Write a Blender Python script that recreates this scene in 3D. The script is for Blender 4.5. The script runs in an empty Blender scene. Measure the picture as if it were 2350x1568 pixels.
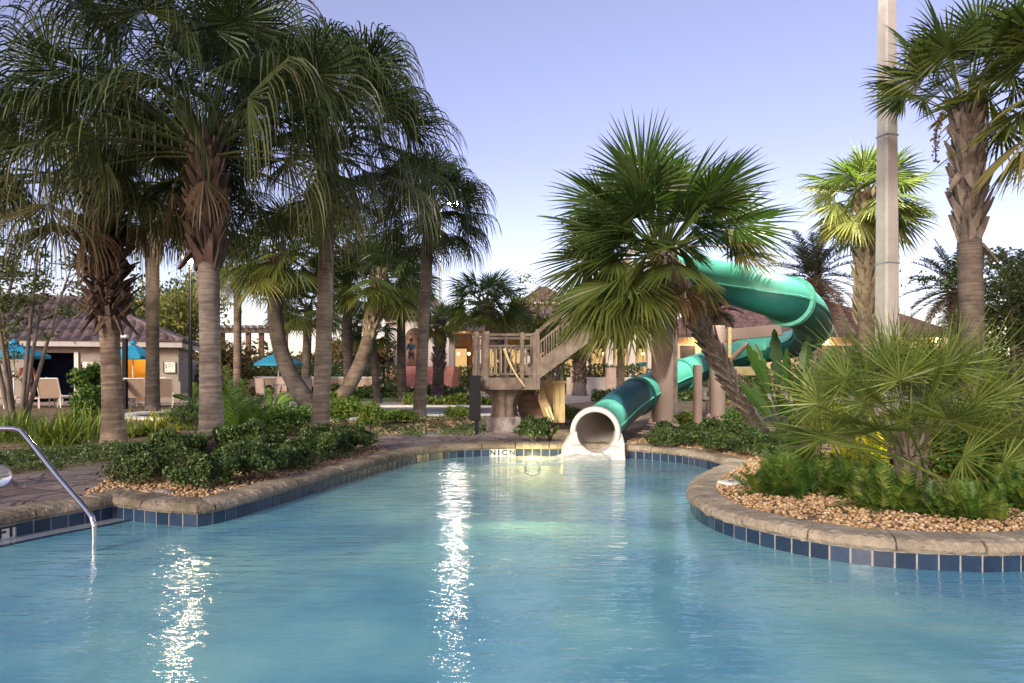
import bpy, bmesh, math, random
import numpy as np
from mathutils import Vector, Matrix
R_ = math.radians
SC = bpy.context.scene
COL = SC.collection
F, U0, VH, H = 1567.0, 1175.0, 852.0, 1.42      # focal in px of a 2350 wide picture, centre column, horizon row, eye height above water
GZ = 0.20                                        # ground level above the water


def P(u, v, Y):
    return np.array([(u - U0) / F * Y, Y, H - (v - VH) / F * Y])


def G(u, v, z=GZ):
    Y = F * (H - z) / (v - VH)
    return np.array([(u - U0) / F * Y, Y, z])


def XU(u, Y):
    return (u - U0) / F * Y


def ZV(v, Y):
    return H - (v - VH) / F * Y


# ------------------------------------------------------------------ materials
MATS = {}


def newmat(name):
    m = bpy.data.materials.new(name)
    m.use_nodes = True
    nt = m.node_tree
    nt.nodes.clear()
    out = nt.nodes.new('ShaderNodeOutputMaterial')
    MATS[name] = m
    return m, nt, out


def nd(nt, t, **kw):
    n = nt.nodes.new(t)
    for k, v in kw.items():
        if hasattr(n, k) and not k[0].isupper():
            setattr(n, k, v)
        else:
            n.inputs[k].default_value = v
    return n


def ramp(nt, fac, stops):
    r = nt.nodes.new('ShaderNodeValToRGB')
    el = r.color_ramp.elements
    while len(el) < len(stops):
        el.new(0.5)
    for e, (p, c) in zip(el, stops):
        e.position = p
        e.color = (c[0], c[1], c[2], 1)
    nt.links.new(fac, r.inputs[0])
    return r.outputs[0]


def coords(nt, scale=(1, 1, 1), kind='Object'):
    tc = nt.nodes.new('ShaderNodeTexCoord')
    mp = nt.nodes.new('ShaderNodeMapping')
    mp.inputs['Scale'].default_value = scale
    nt.links.new(tc.outputs[kind], mp.inputs[0])
    return mp.outputs[0]


def noise(nt, vec, scale, detail=4, rough=0.55, out='Fac'):
    n = nd(nt, 'ShaderNodeTexNoise', Scale=scale, Detail=detail, Roughness=rough)
    nt.links.new(vec, n.inputs['Vector'])
    return n.outputs[out]


def surf(name, c1, c2, scale=4, rough=0.7, metal=0, bump=0.3, bdist=0.01, stretch=(1, 1, 1), c3=None, bscale=None, spec=0.5):
    m, nt, out = newmat(name)
    L = nt.links.new
    vec = coords(nt, stretch)
    f = noise(nt, vec, scale, 6, 0.6)
    stops = [(0.32, c1), (0.68, c2)] if c3 is None else [(0.28, c1), (0.5, c2), (0.72, c3)]
    col = ramp(nt, f, stops)
    b = nd(nt, 'ShaderNodeBsdfPrincipled', Roughness=rough, Metallic=metal)
    b.inputs['Specular IOR Level'].default_value = spec
    L(col, b.inputs['Base Color'])
    if bump:
        f2 = noise(nt, vec, bscale or scale * 5, 5, 0.65)
        bp = nd(nt, 'ShaderNodeBump', Strength=bump, Distance=bdist)
        L(f2, bp.inputs['Height'])
        L(bp.outputs[0], b.inputs['Normal'])
    L(b.outputs[0], out.inputs[0])
    return m


def leafmat(name, cy, cm, co, trans=0.22, rough=0.42, var=0.35, spec=0.32):
    """per-leaf attribute 'age' 0..1 runs green -> yellow -> dry; every blade also differs a little"""
    m, nt, out = newmat(name)
    L = nt.links.new
    at = nt.nodes.new('ShaderNodeAttribute')
    at.attribute_name = 'age'
    col = ramp(nt, at.outputs['Fac'], [(0.0, cy), (0.35, cm), (0.75, co), (1.0, tuple(x * 0.6 for x in co))])
    geo = nt.nodes.new('ShaderNodeNewGeometry')
    mr = nd(nt, 'ShaderNodeMapRange')
    mr.inputs['To Min'].default_value = 1 - var
    mr.inputs['To Max'].default_value = 1 + var
    L(geo.outputs['Random Per Island'], mr.inputs['Value'])
    mx = nd(nt, 'ShaderNodeVectorMath', operation='SCALE')
    L(col, mx.inputs[0])
    L(mr.outputs[0], mx.inputs['Scale'])
    b = nd(nt, 'ShaderNodeBsdfPrincipled', Roughness=rough)
    b.inputs['Specular IOR Level'].default_value = spec
    L(mx.outputs[0], b.inputs['Base Color'])
    t = nt.nodes.new('ShaderNodeBsdfTranslucent')
    sc = nd(nt, 'ShaderNodeVectorMath', operation='MULTIPLY')
    L(mx.outputs[0], sc.inputs[0])
    sc.inputs[1].default_value = (1.5, 1.7, 0.7)
    L(sc.outputs[0], t.inputs['Color'])
    ms = nd(nt, 'ShaderNodeMixShader', Fac=trans)
    L(b.outputs[0], ms.inputs[1])
    L(t.outputs[0], ms.inputs[2])
    L(ms.outputs[0], out.inputs[0])
    return m


def emis(name, col, s):
    m, nt, out = newmat(name)
    e = nd(nt, 'ShaderNodeEmission', Strength=s)
    e.inputs[0].default_value = (*col, 1)
    nt.links.new(e.outputs[0], out.inputs[0])
    return m


def build_materials():
    leafmat('leaf_weep', (0.020, 0.042, 0.014), (0.045, 0.058, 0.018), (0.13, 0.09, 0.05), 0.14, spec=0.22)
    leafmat('leaf_sabal', (0.03, 0.066, 0.02), (0.10, 0.12, 0.022), (0.22, 0.15, 0.075), 0.22)
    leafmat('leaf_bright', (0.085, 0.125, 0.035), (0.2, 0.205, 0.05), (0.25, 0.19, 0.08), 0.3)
    leafmat('leaf_needle', (0.07, 0.125, 0.03), (0.16, 0.2, 0.04), (0.24, 0.2, 0.09), 0.2)
    leafmat('leaf_date', (0.02, 0.03, 0.02), (0.045, 0.04, 0.025), (0.13, 0.09, 0.05), 0.12)
    leafmat('leaf_box', (0.02, 0.047, 0.013), (0.075, 0.12, 0.03), (0.16, 0.15, 0.05), 0.15, 0.3, 0.5)
    leafmat('leaf_fern', (0.020, 0.062, 0.010), (0.075, 0.14, 0.02), (0.2, 0.2, 0.04), 0.22, 0.5, 0.4)
    leafmat('leaf_lily', (0.06, 0.125, 0.018), (0.15, 0.21, 0.03), (0.25, 0.2, 0.06), 0.2, 0.4, 0.4)
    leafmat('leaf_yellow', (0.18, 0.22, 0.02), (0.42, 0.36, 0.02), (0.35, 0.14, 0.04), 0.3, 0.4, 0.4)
    leafmat('leaf_broad', (0.032, 0.095, 0.016), (0.09, 0.165, 0.025), (0.25, 0.2, 0.05), 0.2, 0.35, 0.25)
    leafmat('leaf_paddle', (0.02, 0.06, 0.014), (0.055, 0.11, 0.02), (0.25, 0.2, 0.05), 0.15, 0.35, 0.25)
    leafmat('leaf_tree', (0.03, 0.055, 0.018), (0.07, 0.1, 0.025), (0.15, 0.13, 0.05), 0.25, 0.5, 0.5)
    leafmat('leaf_russet', (0.05, 0.05, 0.02), (0.13, 0.09, 0.03), (0.18, 0.07, 0.03), 0.2, 0.5, 0.5)
    leafmat('grass', (0.06, 0.13, 0.02), (0.12, 0.19, 0.03), (0.2, 0.2, 0.05), 0.2)
    surf('boot', (0.06, 0.047, 0.038), (0.19, 0.16, 0.135), 9, 0.85, bump=0.6, stretch=(1, 1, 0.35))
    surf('boot_dark', (0.03, 0.018, 0.013), (0.11, 0.072, 0.052), 9, 0.9, bump=0.6, stretch=(1, 1, 0.35))
    surf('boot_grey', (0.10, 0.088, 0.076), (0.26, 0.235, 0.205), 9, 0.85, bump=0.6, stretch=(1, 1, 0.35))
    surf('boot_pale', (0.15, 0.115, 0.07), (0.36, 0.3, 0.2), 9, 0.85, bump=0.6, stretch=(1, 1, 0.35))
    surf('bark', (0.06, 0.05, 0.042), (0.17, 0.145, 0.125), 14, 0.9, bump=0.7, stretch=(1, 1, 0.25))
    for nm, a, b_ in (('trunk_a', (0.092, 0.078, 0.066), (0.20, 0.173, 0.146)), ('trunk_b', (0.058, 0.048, 0.04), (0.132, 0.11, 0.09)), ('trunk_d', (0.045, 0.036, 0.03), (0.11, 0.088, 0.074)), ('trunk_c', (0.10, 0.075, 0.055), (0.225, 0.175, 0.13))):
        m, nt, out = newmat(nm)
        L = nt.links.new
        v = coords(nt, (1, 1, 1))
        v2 = coords(nt, (1.2, 1.2, 14))
        f1 = noise(nt, v2, 2.2, 5, 0.7)
        f2 = noise(nt, v, 2.0, 4, 0.6)
        mix = nd(nt, 'ShaderNodeMath', operation='ADD')
        L(f1, mix.inputs[0])
        L(f2, mix.inputs[1])
        mh = nd(nt, 'ShaderNodeMath', operation='MULTIPLY')
        L(mix.outputs[0], mh.inputs[0])
        mh.inputs[1].default_value = 0.5
        col = ramp(nt, mh.outputs[0], [(0.36, tuple(x * 0.45 for x in a)), (0.46, a), (0.6, b_), (0.75, tuple(min(1, x * 1.25) for x in b_))])
        bsd = nd(nt, 'ShaderNodeBsdfPrincipled', Roughness=0.9)
        L(col, bsd.inputs['Base Color'])
        bp = nd(nt, 'ShaderNodeBump', Strength=0.9, Distance=0.02)
        L(f1, bp.inputs['Height'])
        L(bp.outputs[0], bsd.inputs['Normal'])
        L(bsd.outputs[0], out.inputs[0])
    # mulch ground
    surf('mulch', (0.045, 0.03, 0.02), (0.20, 0.14, 0.085), 7, 0.95, bump=1.0, bdist=0.04, c3=(0.34, 0.26, 0.15), bscale=30)
    surf('grassground', (0.05, 0.10, 0.018), (0.12, 0.2, 0.035), 6, 0.95, bump=0.8, bdist=0.03, bscale=60)
    surf('far_deck', (0.36, 0.28, 0.23), (0.5, 0.4, 0.33), 1.2, 0.85, bump=0.2)
    # paver deck: irregular flagstones
    m, nt, out = newmat('paver')
    L = nt.links.new
    v = coords(nt, (1, 1.0, 1))
    wob = noise(nt, v, 3.5, 3, 0.5, 'Color')
    add = nd(nt, 'ShaderNodeMixRGB', blend_type='ADD', Fac=0.18)
    L(v, add.inputs[1])
    L(wob, add.inputs[2])
    vo = nd(nt, 'ShaderNodeTexVoronoi', feature='DISTANCE_TO_EDGE', Scale=2.6)
    L(add.outputs[0], vo.inputs['Vector'])
    voc = nd(nt, 'ShaderNodeTexVoronoi', Scale=2.6)
    L(add.outputs[0], voc.inputs['Vector'])
    f = noise(nt, v, 9, 8, 0.7)
    base = ramp(nt, f, [(0.3, (0.085, 0.072, 0.07)), (0.55, (0.18, 0.155, 0.15)), (0.75, (0.28, 0.24, 0.225))])
    cell = ramp(nt, voc.outputs['Color'], [(0.2, (0.72, 0.66, 0.62)), (0.8, (1.3, 1.2, 1.16))])
    mu = nd(nt, 'ShaderNodeMixRGB', blend_type='MULTIPLY', Fac=1.0)
    L(base, mu.inputs[1])
    L(cell, mu.inputs[2])
    edge = ramp(nt, vo.outputs['Distance'], [(0.0, (0.16, 0.13, 0.11)), (0.05, (0.75, 0.72, 0.7)), (0.09, (1, 1, 1))])
    mu2 = nd(nt, 'ShaderNodeMixRGB', blend_type='MULTIPLY', Fac=0.9)
    L(mu.outputs[0], mu2.inputs[1])
    L(edge, mu2.inputs[2])
    b = nd(nt, 'ShaderNodeBsdfPrincipled', Roughness=0.62)
    L(mu2.outputs[0], b.inputs['Base Color'])
    hs = nd(nt, 'ShaderNodeMath', operation='MULTIPLY_ADD')
    L(f, hs.inputs[0])
    hs.inputs[1].default_value = 0.8
    L(edge, hs.inputs[2])
    bp = nd(nt, 'ShaderNodeBump', Strength=0.8, Distance=0.02)
    L(hs.outputs[0], bp.inputs['Height'])
    L(bp.outputs[0], b.inputs['Normal'])
    L(b.outputs[0], out.inputs[0])
    # coping stone
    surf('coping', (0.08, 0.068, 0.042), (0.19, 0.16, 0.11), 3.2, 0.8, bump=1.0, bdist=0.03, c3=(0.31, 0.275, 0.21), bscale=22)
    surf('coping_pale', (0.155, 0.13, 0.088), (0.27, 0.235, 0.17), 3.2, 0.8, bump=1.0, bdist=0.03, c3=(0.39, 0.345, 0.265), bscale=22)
    surf('grout', (0.20, 0.20, 0.19), (0.34, 0.34, 0.32), 12, 0.7, bump=0.2)
    m, nt, out = newmat('tile_blue')
    geo = nt.nodes.new('ShaderNodeNewGeometry')
    c1_ = ramp(nt, geo.outputs['Random Per Island'], [(0.0, (0.010, 0.022, 0.046)), (0.6, (0.016, 0.034, 0.068)), (1.0, (0.026, 0.05, 0.092))])
    vt = coords(nt, (1, 1, 1))
    sp_ = noise(nt, vt, 14, 4, 0.7)
    c2_ = ramp(nt, sp_, [(0.45, (1, 1, 1)), (0.78, (1.5, 1.5, 1.4))])
    mu_ = nd(nt, 'ShaderNodeMixRGB', blend_type='MULTIPLY', Fac=1.0)
    nt.links.new(c1_, mu_.inputs[1])
    nt.links.new(c2_, mu_.inputs[2])
    b = nd(nt, 'ShaderNodeBsdfPrincipled', Roughness=0.25)
    nt.links.new(mu_.outputs[0], b.inputs['Base Color'])
    nt.links.new(b.outputs[0], out.inputs[0])
    surf('tile_white', (0.6, 0.6, 0.56), (0.75, 0.75, 0.7), 8, 0.3, bump=0.1)
    surf('ink', (0.012, 0.012, 0.014), (0.03, 0.03, 0.03), 8, 0.5, bump=0)
    surf('plaster', (0.30, 0.62, 0.66), (0.42, 0.76, 0.78), 1.4, 0.8, bump=0.1)
    # pebbles
    m, nt, out = newmat('pebble')
    geo = nt.nodes.new('ShaderNodeNewGeometry')
    col = ramp(nt, geo.outputs['Random Per Island'], [(0.0, (0.10, 0.06, 0.03)), (0.2, (0.26, 0.16, 0.07)), (0.45, (0.40, 0.27, 0.12)), (0.7, (0.45, 0.34, 0.2)), (0.88, (0.30, 0.16, 0.08)), (1.0, (0.55, 0.46, 0.34))])
    b = nd(nt, 'ShaderNodeBsdfPrincipled', Roughness=0.6)
    nt.links.new(col, b.inputs['Base Color'])
    nt.links.new(b.outputs[0], out.inputs[0])
    # water
    m, nt, out = newmat('water')
    L = nt.links.new
    v = coords(nt, (0.42, 1.5, 1))
    vr = coords(nt, (1, 1, 1))
    n1 = noise(nt, v, 6.5, 3, 0.6)
    n2 = noise(nt, v, 1.1, 3, 0.5)
    n3 = noise(nt, v, 24, 2, 0.5)
    calm = noise(nt, vr, 0.5, 3, 0.5)
    cr = nd(nt, 'ShaderNodeMapRange')
    cr.inputs['From Min'].default_value = 0.38
    cr.inputs['From Max'].default_value = 0.66
    cr.inputs['To Min'].default_value = 0.4
    cr.inputs['To Max'].default_value = 1.0
    L(calm, cr.inputs['Value'])
    a1 = nd(nt, 'ShaderNodeMath', operation='MULTIPLY_ADD')
    L(n2, a1.inputs[0])
    a1.inputs[1].default_value = 1.6
    L(n1, a1.inputs[2])
    a2 = nd(nt, 'ShaderNodeMath', operation='MULTIPLY_ADD')
    L(n3, a2.inputs[0])
    a2.inputs[1].default_value = 0.2
    L(a1.outputs[0], a2.inputs[2])
    bp = nd(nt, 'ShaderNodeBump', Strength=0.6, Distance=0.035)
    L(a2.outputs[0], bp.inputs['Height'])
    sm = nd(nt, 'ShaderNodeMath', operation='MULTIPLY')
    L(cr.outputs[0], sm.inputs[0])
    sm.inputs[1].default_value = 0.68
    L(sm.outputs[0], bp.inputs['Strength'])
    fr = nd(nt, 'ShaderNodeFresnel', IOR=1.33)
    L(bp.outputs[0], fr.inputs['Normal'])
    gl = nd(nt, 'ShaderNodeBsdfGlossy', Roughness=0.05)
    gl.inputs[0].default_value = (1, 1, 1, 1)
    L(bp.outputs[0], gl.inputs['Normal'])
    big = noise(nt, vr, 0.75, 4, 0.55)
    dcol = ramp(nt, big, [(0.38, (0.15, 0.46, 0.66)), (0.5, (0.25, 0.63, 0.74)), (0.64, (0.38, 0.80, 0.79))])
    df = nt.nodes.new('ShaderNodeBsdfDiffuse')
    L(dcol, df.inputs[0])
    tr = nt.nodes.new('ShaderNodeBsdfTransparent')
    tr.inputs[0].default_value = (0.6, 0.88, 0.92, 1)
    tl = nt.nodes.new('ShaderNodeBsdfTranslucent')
    tl.inputs[0].default_value = (0.6, 0.75, 0.7, 1)
    md_ = nd(nt, 'ShaderNodeMixShader', Fac=0.22)
    L(df.outputs[0], md_.inputs[1])
    L(tl.outputs[0], md_.inputs[2])
    mb = nd(nt, 'ShaderNodeMixShader', Fac=0.66)
    L(tr.outputs[0], mb.inputs[1])
    L(md_.outputs[0], mb.inputs[2])
    mw = nt.nodes.new('ShaderNodeMixShader')
    L(fr.outputs[0], mw.inputs[0])
    L(mb.outputs[0], mw.inputs[1])
    L(gl.outputs[0], mw.inputs[2])
    L(mw.outputs[0], out.inputs[0])
    # foam
    m, nt, out = newmat('foam')
    v = coords(nt)
    f = noise(nt, v, 7, 4, 0.6)
    dfo = nt.nodes.new('ShaderNodeBsdfDiffuse')
    dfo.inputs[0].default_value = (0.85, 0.88, 0.88, 1)
    tlo = nt.nodes.new('ShaderNodeBsdfTranslucent')
    tlo.inputs[0].default_value = (0.9, 0.88, 0.82, 1)
    df = nd(nt, 'ShaderNodeMixShader', Fac=0.45)
    nt.links.new(dfo.outputs[0], df.inputs[1])
    nt.links.new(tlo.outputs[0], df.inputs[2])
    tr = nt.nodes.new('ShaderNodeBsdfTransparent')
    fac = ramp(nt, f, [(0.34, (0.12,) * 3), (0.66, (0.85,) * 3)])
    ms = nt.nodes.new('ShaderNodeMixShader')
    nt.links.new(fac, ms.inputs[0])
    nt.links.new(tr.outputs[0], ms.inputs[1])
    nt.links.new(df.outputs[0], ms.inputs[2])
    nt.links.new(ms.outputs[0], out.inputs[0])
    surf('slide_green', (0.055, 0.31, 0.22), (0.085, 0.38, 0.285), 1.5, 0.5, bump=0.03)
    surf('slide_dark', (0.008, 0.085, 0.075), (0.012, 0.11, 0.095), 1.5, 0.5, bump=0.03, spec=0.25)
    surf('slide_band', (0.008, 0.07, 0.085), (0.012, 0.095, 0.11), 1.5, 0.5, bump=0.03, spec=0.25)
    surf('slide_in', (0.42, 0.40, 0.37), (0.5, 0.48, 0.44), 2.5, 0.5, bump=0.05)
    surf('gelcoat', (0.5, 0.49, 0.455), (0.6, 0.59, 0.55), 4, 0.45, bump=0.12)
    surf('steel_paint', (0.225, 0.165, 0.135), (0.28, 0.205, 0.17), 2, 0.55, bump=0.1)
    surf('wood', (0.078, 0.06, 0.047), (0.185, 0.148, 0.117), 5, 0.8, bump=0.5, stretch=(1, 1, 1), bscale=30)
    surf('wood_pale', (0.36, 0.28, 0.13), (0.5, 0.41, 0.21), 5, 0.7, bump=0.3, bscale=30)
    surf('wood_dark', (0.13, 0.08, 0.05), (0.24, 0.155, 0.10), 5, 0.8, bump=0.5, bscale=30)
    surf('concrete', (0.26, 0.255, 0.245), (0.37, 0.36, 0.345), 2.2, 0.75, bump=0.25)
    surf('wet_ledge', (0.17, 0.21, 0.24), (0.25, 0.29, 0.31), 4, 0.25, bump=0.1)
    surf('stone', (0.12, 0.105, 0.11), (0.30, 0.26, 0.25), 6, 0.85, bump=0.9, bdist=0.03)
    surf('stucco', (0.25, 0.225, 0.195), (0.31, 0.28, 0.24), 3, 0.9, bump=0.3)
    surf('stucco_white', (0.42, 0.385, 0.345), (0.5, 0.46, 0.41), 3, 0.9, bump=0.3)
    surf('stucco_gold', (0.42, 0.31, 0.19), (0.52, 0.4, 0.26), 3, 0.9, bump=0.3)
    surf('fascia', (0.33, 0.31, 0.30), (0.42, 0.4, 0.39), 3, 0.6, bump=0.1)
    surf('dark_trim', (0.03, 0.022, 0.018), (0.06, 0.045, 0.035), 4, 0.6, bump=0.1)
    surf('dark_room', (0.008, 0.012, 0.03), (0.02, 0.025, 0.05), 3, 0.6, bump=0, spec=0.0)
    surf('gold_room', (0.5, 0.3, 0.06), (0.66, 0.45, 0.12), 2.5, 0.8, bump=0.2)
    surf('brick_red', (0.30, 0.13, 0.10), (0.42, 0.2, 0.16), 5, 0.8, bump=0.4)
    surf('wallstone', (0.34, 0.25, 0.19), (0.48, 0.37, 0.29), 5, 0.85, bump=0.6)
    surf('kerbwhite', (0.55, 0.52, 0.47), (0.66, 0.62, 0.57), 5, 0.7, bump=0.2)
    surf('canvas', (0.01, 0.20, 0.36), (0.02, 0.29, 0.45), 3, 0.75, bump=0.1)
    surf('sling', (0.42, 0.33, 0.26), (0.5, 0.4, 0.32), 14, 0.8, bump=0.2)
    surf('frame_white', (0.6, 0.58, 0.55), (0.7, 0.68, 0.64), 5, 0.4, bump=0)
    surf('black_metal', (0.005, 0.006, 0.008), (0.010, 0.011, 0.014), 5, 0.5, bump=0.05, spec=0.12)
    surf('grey_metal', (0.25, 0.25, 0.26), (0.34, 0.34, 0.35), 5, 0.4, metal=0.6, bump=0.05)
    surf('steel', (0.62, 0.6, 0.58), (0.72, 0.70, 0.68), 5, 0.12, metal=1.0, bump=0.02)
    surf('towel', (0.5, 0.52, 0.54), (0.7, 0.72, 0.74), 10, 0.9, bump=0.3, c3=(0.10, 0.11, 0.13))
    surf('skin', (0.40, 0.20, 0.13), (0.5, 0.27, 0.18), 4, 0.6, bump=0)
    surf('cloth_plum', (0.09, 0.07, 0.09), (0.15, 0.12, 0.15), 9, 0.9, bump=0.2)
    surf('cloth_rust', (0.30, 0.12, 0.08), (0.4, 0.18, 0.12), 9, 0.9, bump=0.2)
    surf('cloth_blue', (0.04, 0.13, 0.2), (0.07, 0.2, 0.28), 9, 0.9, bump=0.2)
    surf('hair', (0.02, 0.012, 0.008), (0.05, 0.03, 0.02), 9, 0.7, bump=0.2)
    m, nt, out = newmat('glass')
    b = nd(nt, 'ShaderNodeBsdfPrincipled', Roughness=0.03, IOR=1.4)
    b.inputs['Base Color'].default_value = (0.9, 0.95, 0.95, 1)
    b.inputs['Transmission Weight'].default_value = 0.9
    nt.links.new(b.outputs[0], out.inputs[0])
    # roof tile
    for nm, a, c in (('rooftile', (0.055, 0.04, 0.044), (0.17, 0.13, 0.128)), ('rooftile_far', (0.09, 0.052, 0.046), (0.19, 0.12, 0.105))):
        m, nt, out = newmat(nm)
        v = coords(nt)
        vo = nd(nt, 'ShaderNodeTexVoronoi', Scale=4.0)
        nt.links.new(v, vo.inputs['Vector'])
        col = ramp(nt, vo.outputs['Color'], [(0.1, a), (0.9, c)])
        b = nd(nt, 'ShaderNodeBsdfPrincipled', Roughness=0.45)
        nt.links.new(col, b.inputs['Base Color'])
        nt.links.new(b.outputs[0], out.inputs[0])
    emis('lamp_warm', (1.0, 0.78, 0.45), 170)
    emis('lamp_flood', (1.0, 0.93, 0.82), 130)
    emis('lamp_lens', (1.0, 0.93, 0.82), 25)
    emis('lamp_sconce', (1.0, 0.62, 0.28), 7)
    emis('lamp_pool', (1.0, 0.66, 0.3), 2.5)
    emis('window_lit', (1.0, 0.62, 0.25), 0.45)


build_materials()


# ------------------------------------------------------------------ mesh building
def put_under(o, parent):
    """the mesh was laid out in world space: shift it into its thing's frame"""
    root = parent
    while root.parent is not None:
        root = root.parent
    if o.location.length > 0:
        o.location = o.location - root.location
    else:
        o.data.transform(Matrix.Translation(-root.location))
    o.parent = parent


class MB:
    def __init__(s):
        s.v = []
        s.f = []
        s.a = []
        s.n = 0

    def add(s, V, Fc, age=0.0):
        V = np.asarray(V, float).reshape(-1, 3)
        s.v.append(V)
        if isinstance(Fc, np.ndarray):
            s.f.extend((Fc + s.n).tolist())
        else:
            s.f.extend([[i + s.n for i in q] for q in Fc])
        s.a.append(np.broadcast_to(np.asarray(age, float), (len(V),)))
        s.n += len(V)
        return s

    def box(s, c, size, rz=0.0):
        c = np.array(c, float)
        h = np.array(size, float) / 2
        V = np.array([[x, y, z] for z in (-1, 1) for y in (-1, 1) for x in (-1, 1)], float) * h
        if rz:
            ca, sa = math.cos(rz), math.sin(rz)
            V = V @ np.array([[ca, sa, 0], [-sa, ca, 0], [0, 0, 1]])
        return s.add(V + c, [[0, 2, 3, 1], [4, 5, 7, 6], [0, 1, 5, 4], [2, 6, 7, 3], [0, 4, 6, 2], [1, 3, 7, 5]])

    def bar(s, a, b, w, h, up=(0, 0, 1)):
        a = np.array(a, float)
        b = np.array(b, float)
        d = b - a
        d /= np.linalg.norm(d)
        up = np.array(up, float)
        sd = np.cross(d, up)
        if np.linalg.norm(sd) < 1e-3:
            sd = np.cross(d, (1, 0, 0))
        sd /= np.linalg.norm(sd)
        nn = np.cross(sd, d)
        V = [p + sd * x * w / 2 + nn * y * h / 2 for p in (a, b) for x, y in ((-1, -1), (1, -1), (1, 1), (-1, 1))]
        return s.add(V, [[3, 2, 1, 0], [4, 5, 6, 7], [0, 1, 5, 4], [1, 2, 6, 5], [2, 3, 7, 6], [3, 0, 4, 7]])

    def tube(s, pts, rad, n=10, cap=True, age=0.0, rings=0.0, jit=0.0, rng=None):
        pts = np.asarray(pts, float)
        K = len(pts)
        rad = np.broadcast_to(np.asarray(rad, float), (K,)).copy()
        d = np.gradient(pts, axis=0)
        d /= np.linalg.norm(d, axis=1)[:, None] + 1e-12
        ref = np.array([0, 1, 0.001]) if abs(d[0][1]) < 0.9 else np.array([1, 0, 0.001])
        s1 = np.cross(d, ref)
        s1 /= np.linalg.norm(s1, axis=1)[:, None] + 1e-12
        s2 = np.cross(d, s1)
        th = np.arange(n) / n * 2 * math.pi
        rr = np.repeat(rad[:, None], n, 1)
        if rings:
            rr *= 1 + rings * (np.arange(K)[:, None] % 3 - 1)
        if jit:
            rr *= 1 + jit * rng.standard_normal(rr.shape)
        V = pts[:, None, :] + rr[:, :, None] * (np.cos(th)[None, :, None] * s1[:, None, :] + np.sin(th)[None, :, None] * s2[:, None, :])
        i = np.arange(K - 1)[:, None] * n
        j = np.arange(n)[None, :]
        j2 = (j + 1) % n
        Fq = np.stack([i + j, i + j2, i + n + j2, i + n + j], -1).reshape(-1, 4)
        f = Fq.tolist()
        if cap:
            f.append(list(range(n))[::-1])
            f.append([(K - 1) * n + q for q in range(n)])
        # orientation: sides computed so that normals face out
        f2 = [q[::-1] for q in f]
        return s.add(V.reshape(-1, 3), f2, age)

    def lathe(s, prof, c=(0, 0, 0), n=20, a0=0, a1=2 * math.pi):
        c = np.array(c, float)
        full = abs(a1 - a0 - 2 * math.pi) < 1e-6
        m = n if full else n + 1
        V = []
        for r, z in prof:
            for k in range(m):
                t = a0 + (a1 - a0) * k / n
                V.append(c + (r * math.cos(t), r * math.sin(t), z))
        f = []
        for i in range(len(prof) - 1):
            for k in range(n):
                k2 = (k + 1) % m
                f.append([i * m + k, i * m + k2, (i + 1) * m + k2, (i + 1) * m + k])
        return s.add(V, f)

    def build(s, name, mat, parent=None, smooth=False, bevel=0):
        me = bpy.data.meshes.new(name)
        V = np.concatenate(s.v) if s.v else np.zeros((0, 3))
        me.from_pydata(V.tolist(), [], s.f)
        A = np.concatenate(s.a)
        if A.any():
            at = me.attributes.new('age', 'FLOAT', 'POINT')
            at.data.foreach_set('value', A.astype(np.float32))
        me.materials.append(MATS[mat])
        if smooth:
            me.polygons.foreach_set('use_smooth', [True] * len(me.polygons))
        me.update()
        o = bpy.data.objects.new(name, me)
        COL.objects.link(o)
        if parent is not None:
            put_under(o, parent)
        if bevel:
            b = o.modifiers.new('bevel', 'BEVEL')
            b.width = bevel
            b.segments = 2
            b.limit_method = 'ANGLE'
        return o


def tag(o, label=None, cat=None, group=None, kind=None):
    if label:
        o['label'] = label
    if cat:
        o['category'] = cat
    if group:
        o['group'] = group
    if kind:
        o['kind'] = kind
    return o


def thing(name, loc, label, cat, group=None):
    o = bpy.data.objects.new(name, None)
    o.empty_display_size = 0.2
    COL.objects.link(o)
    o.location = tuple(float(x) for x in loc)
    return tag(o, label, cat, group)


def copy_thing(root, loc, label, rz=None, sc=None):
    r = root.copy()
    COL.objects.link(r)
    r.location = tuple(float(x) for x in loc)
    if rz is not None:
        r.rotation_euler = (0, 0, rz)
    if sc is not None:
        r.scale = (sc, sc, sc) if np.isscalar(sc) else sc
    r['label'] = label
    for ch in list(root.children):
        c = ch.copy()
        COL.objects.link(c)
        c.parent = r
        for g in list(ch.children):
            d = g.copy()
            COL.objects.link(d)
            d.parent = c
    return r


def nrm(a):
    return a / (np.linalg.norm(a, axis=-1, keepdims=True) + 1e-12)


UP = np.array([0, 0, 1.0])


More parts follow.
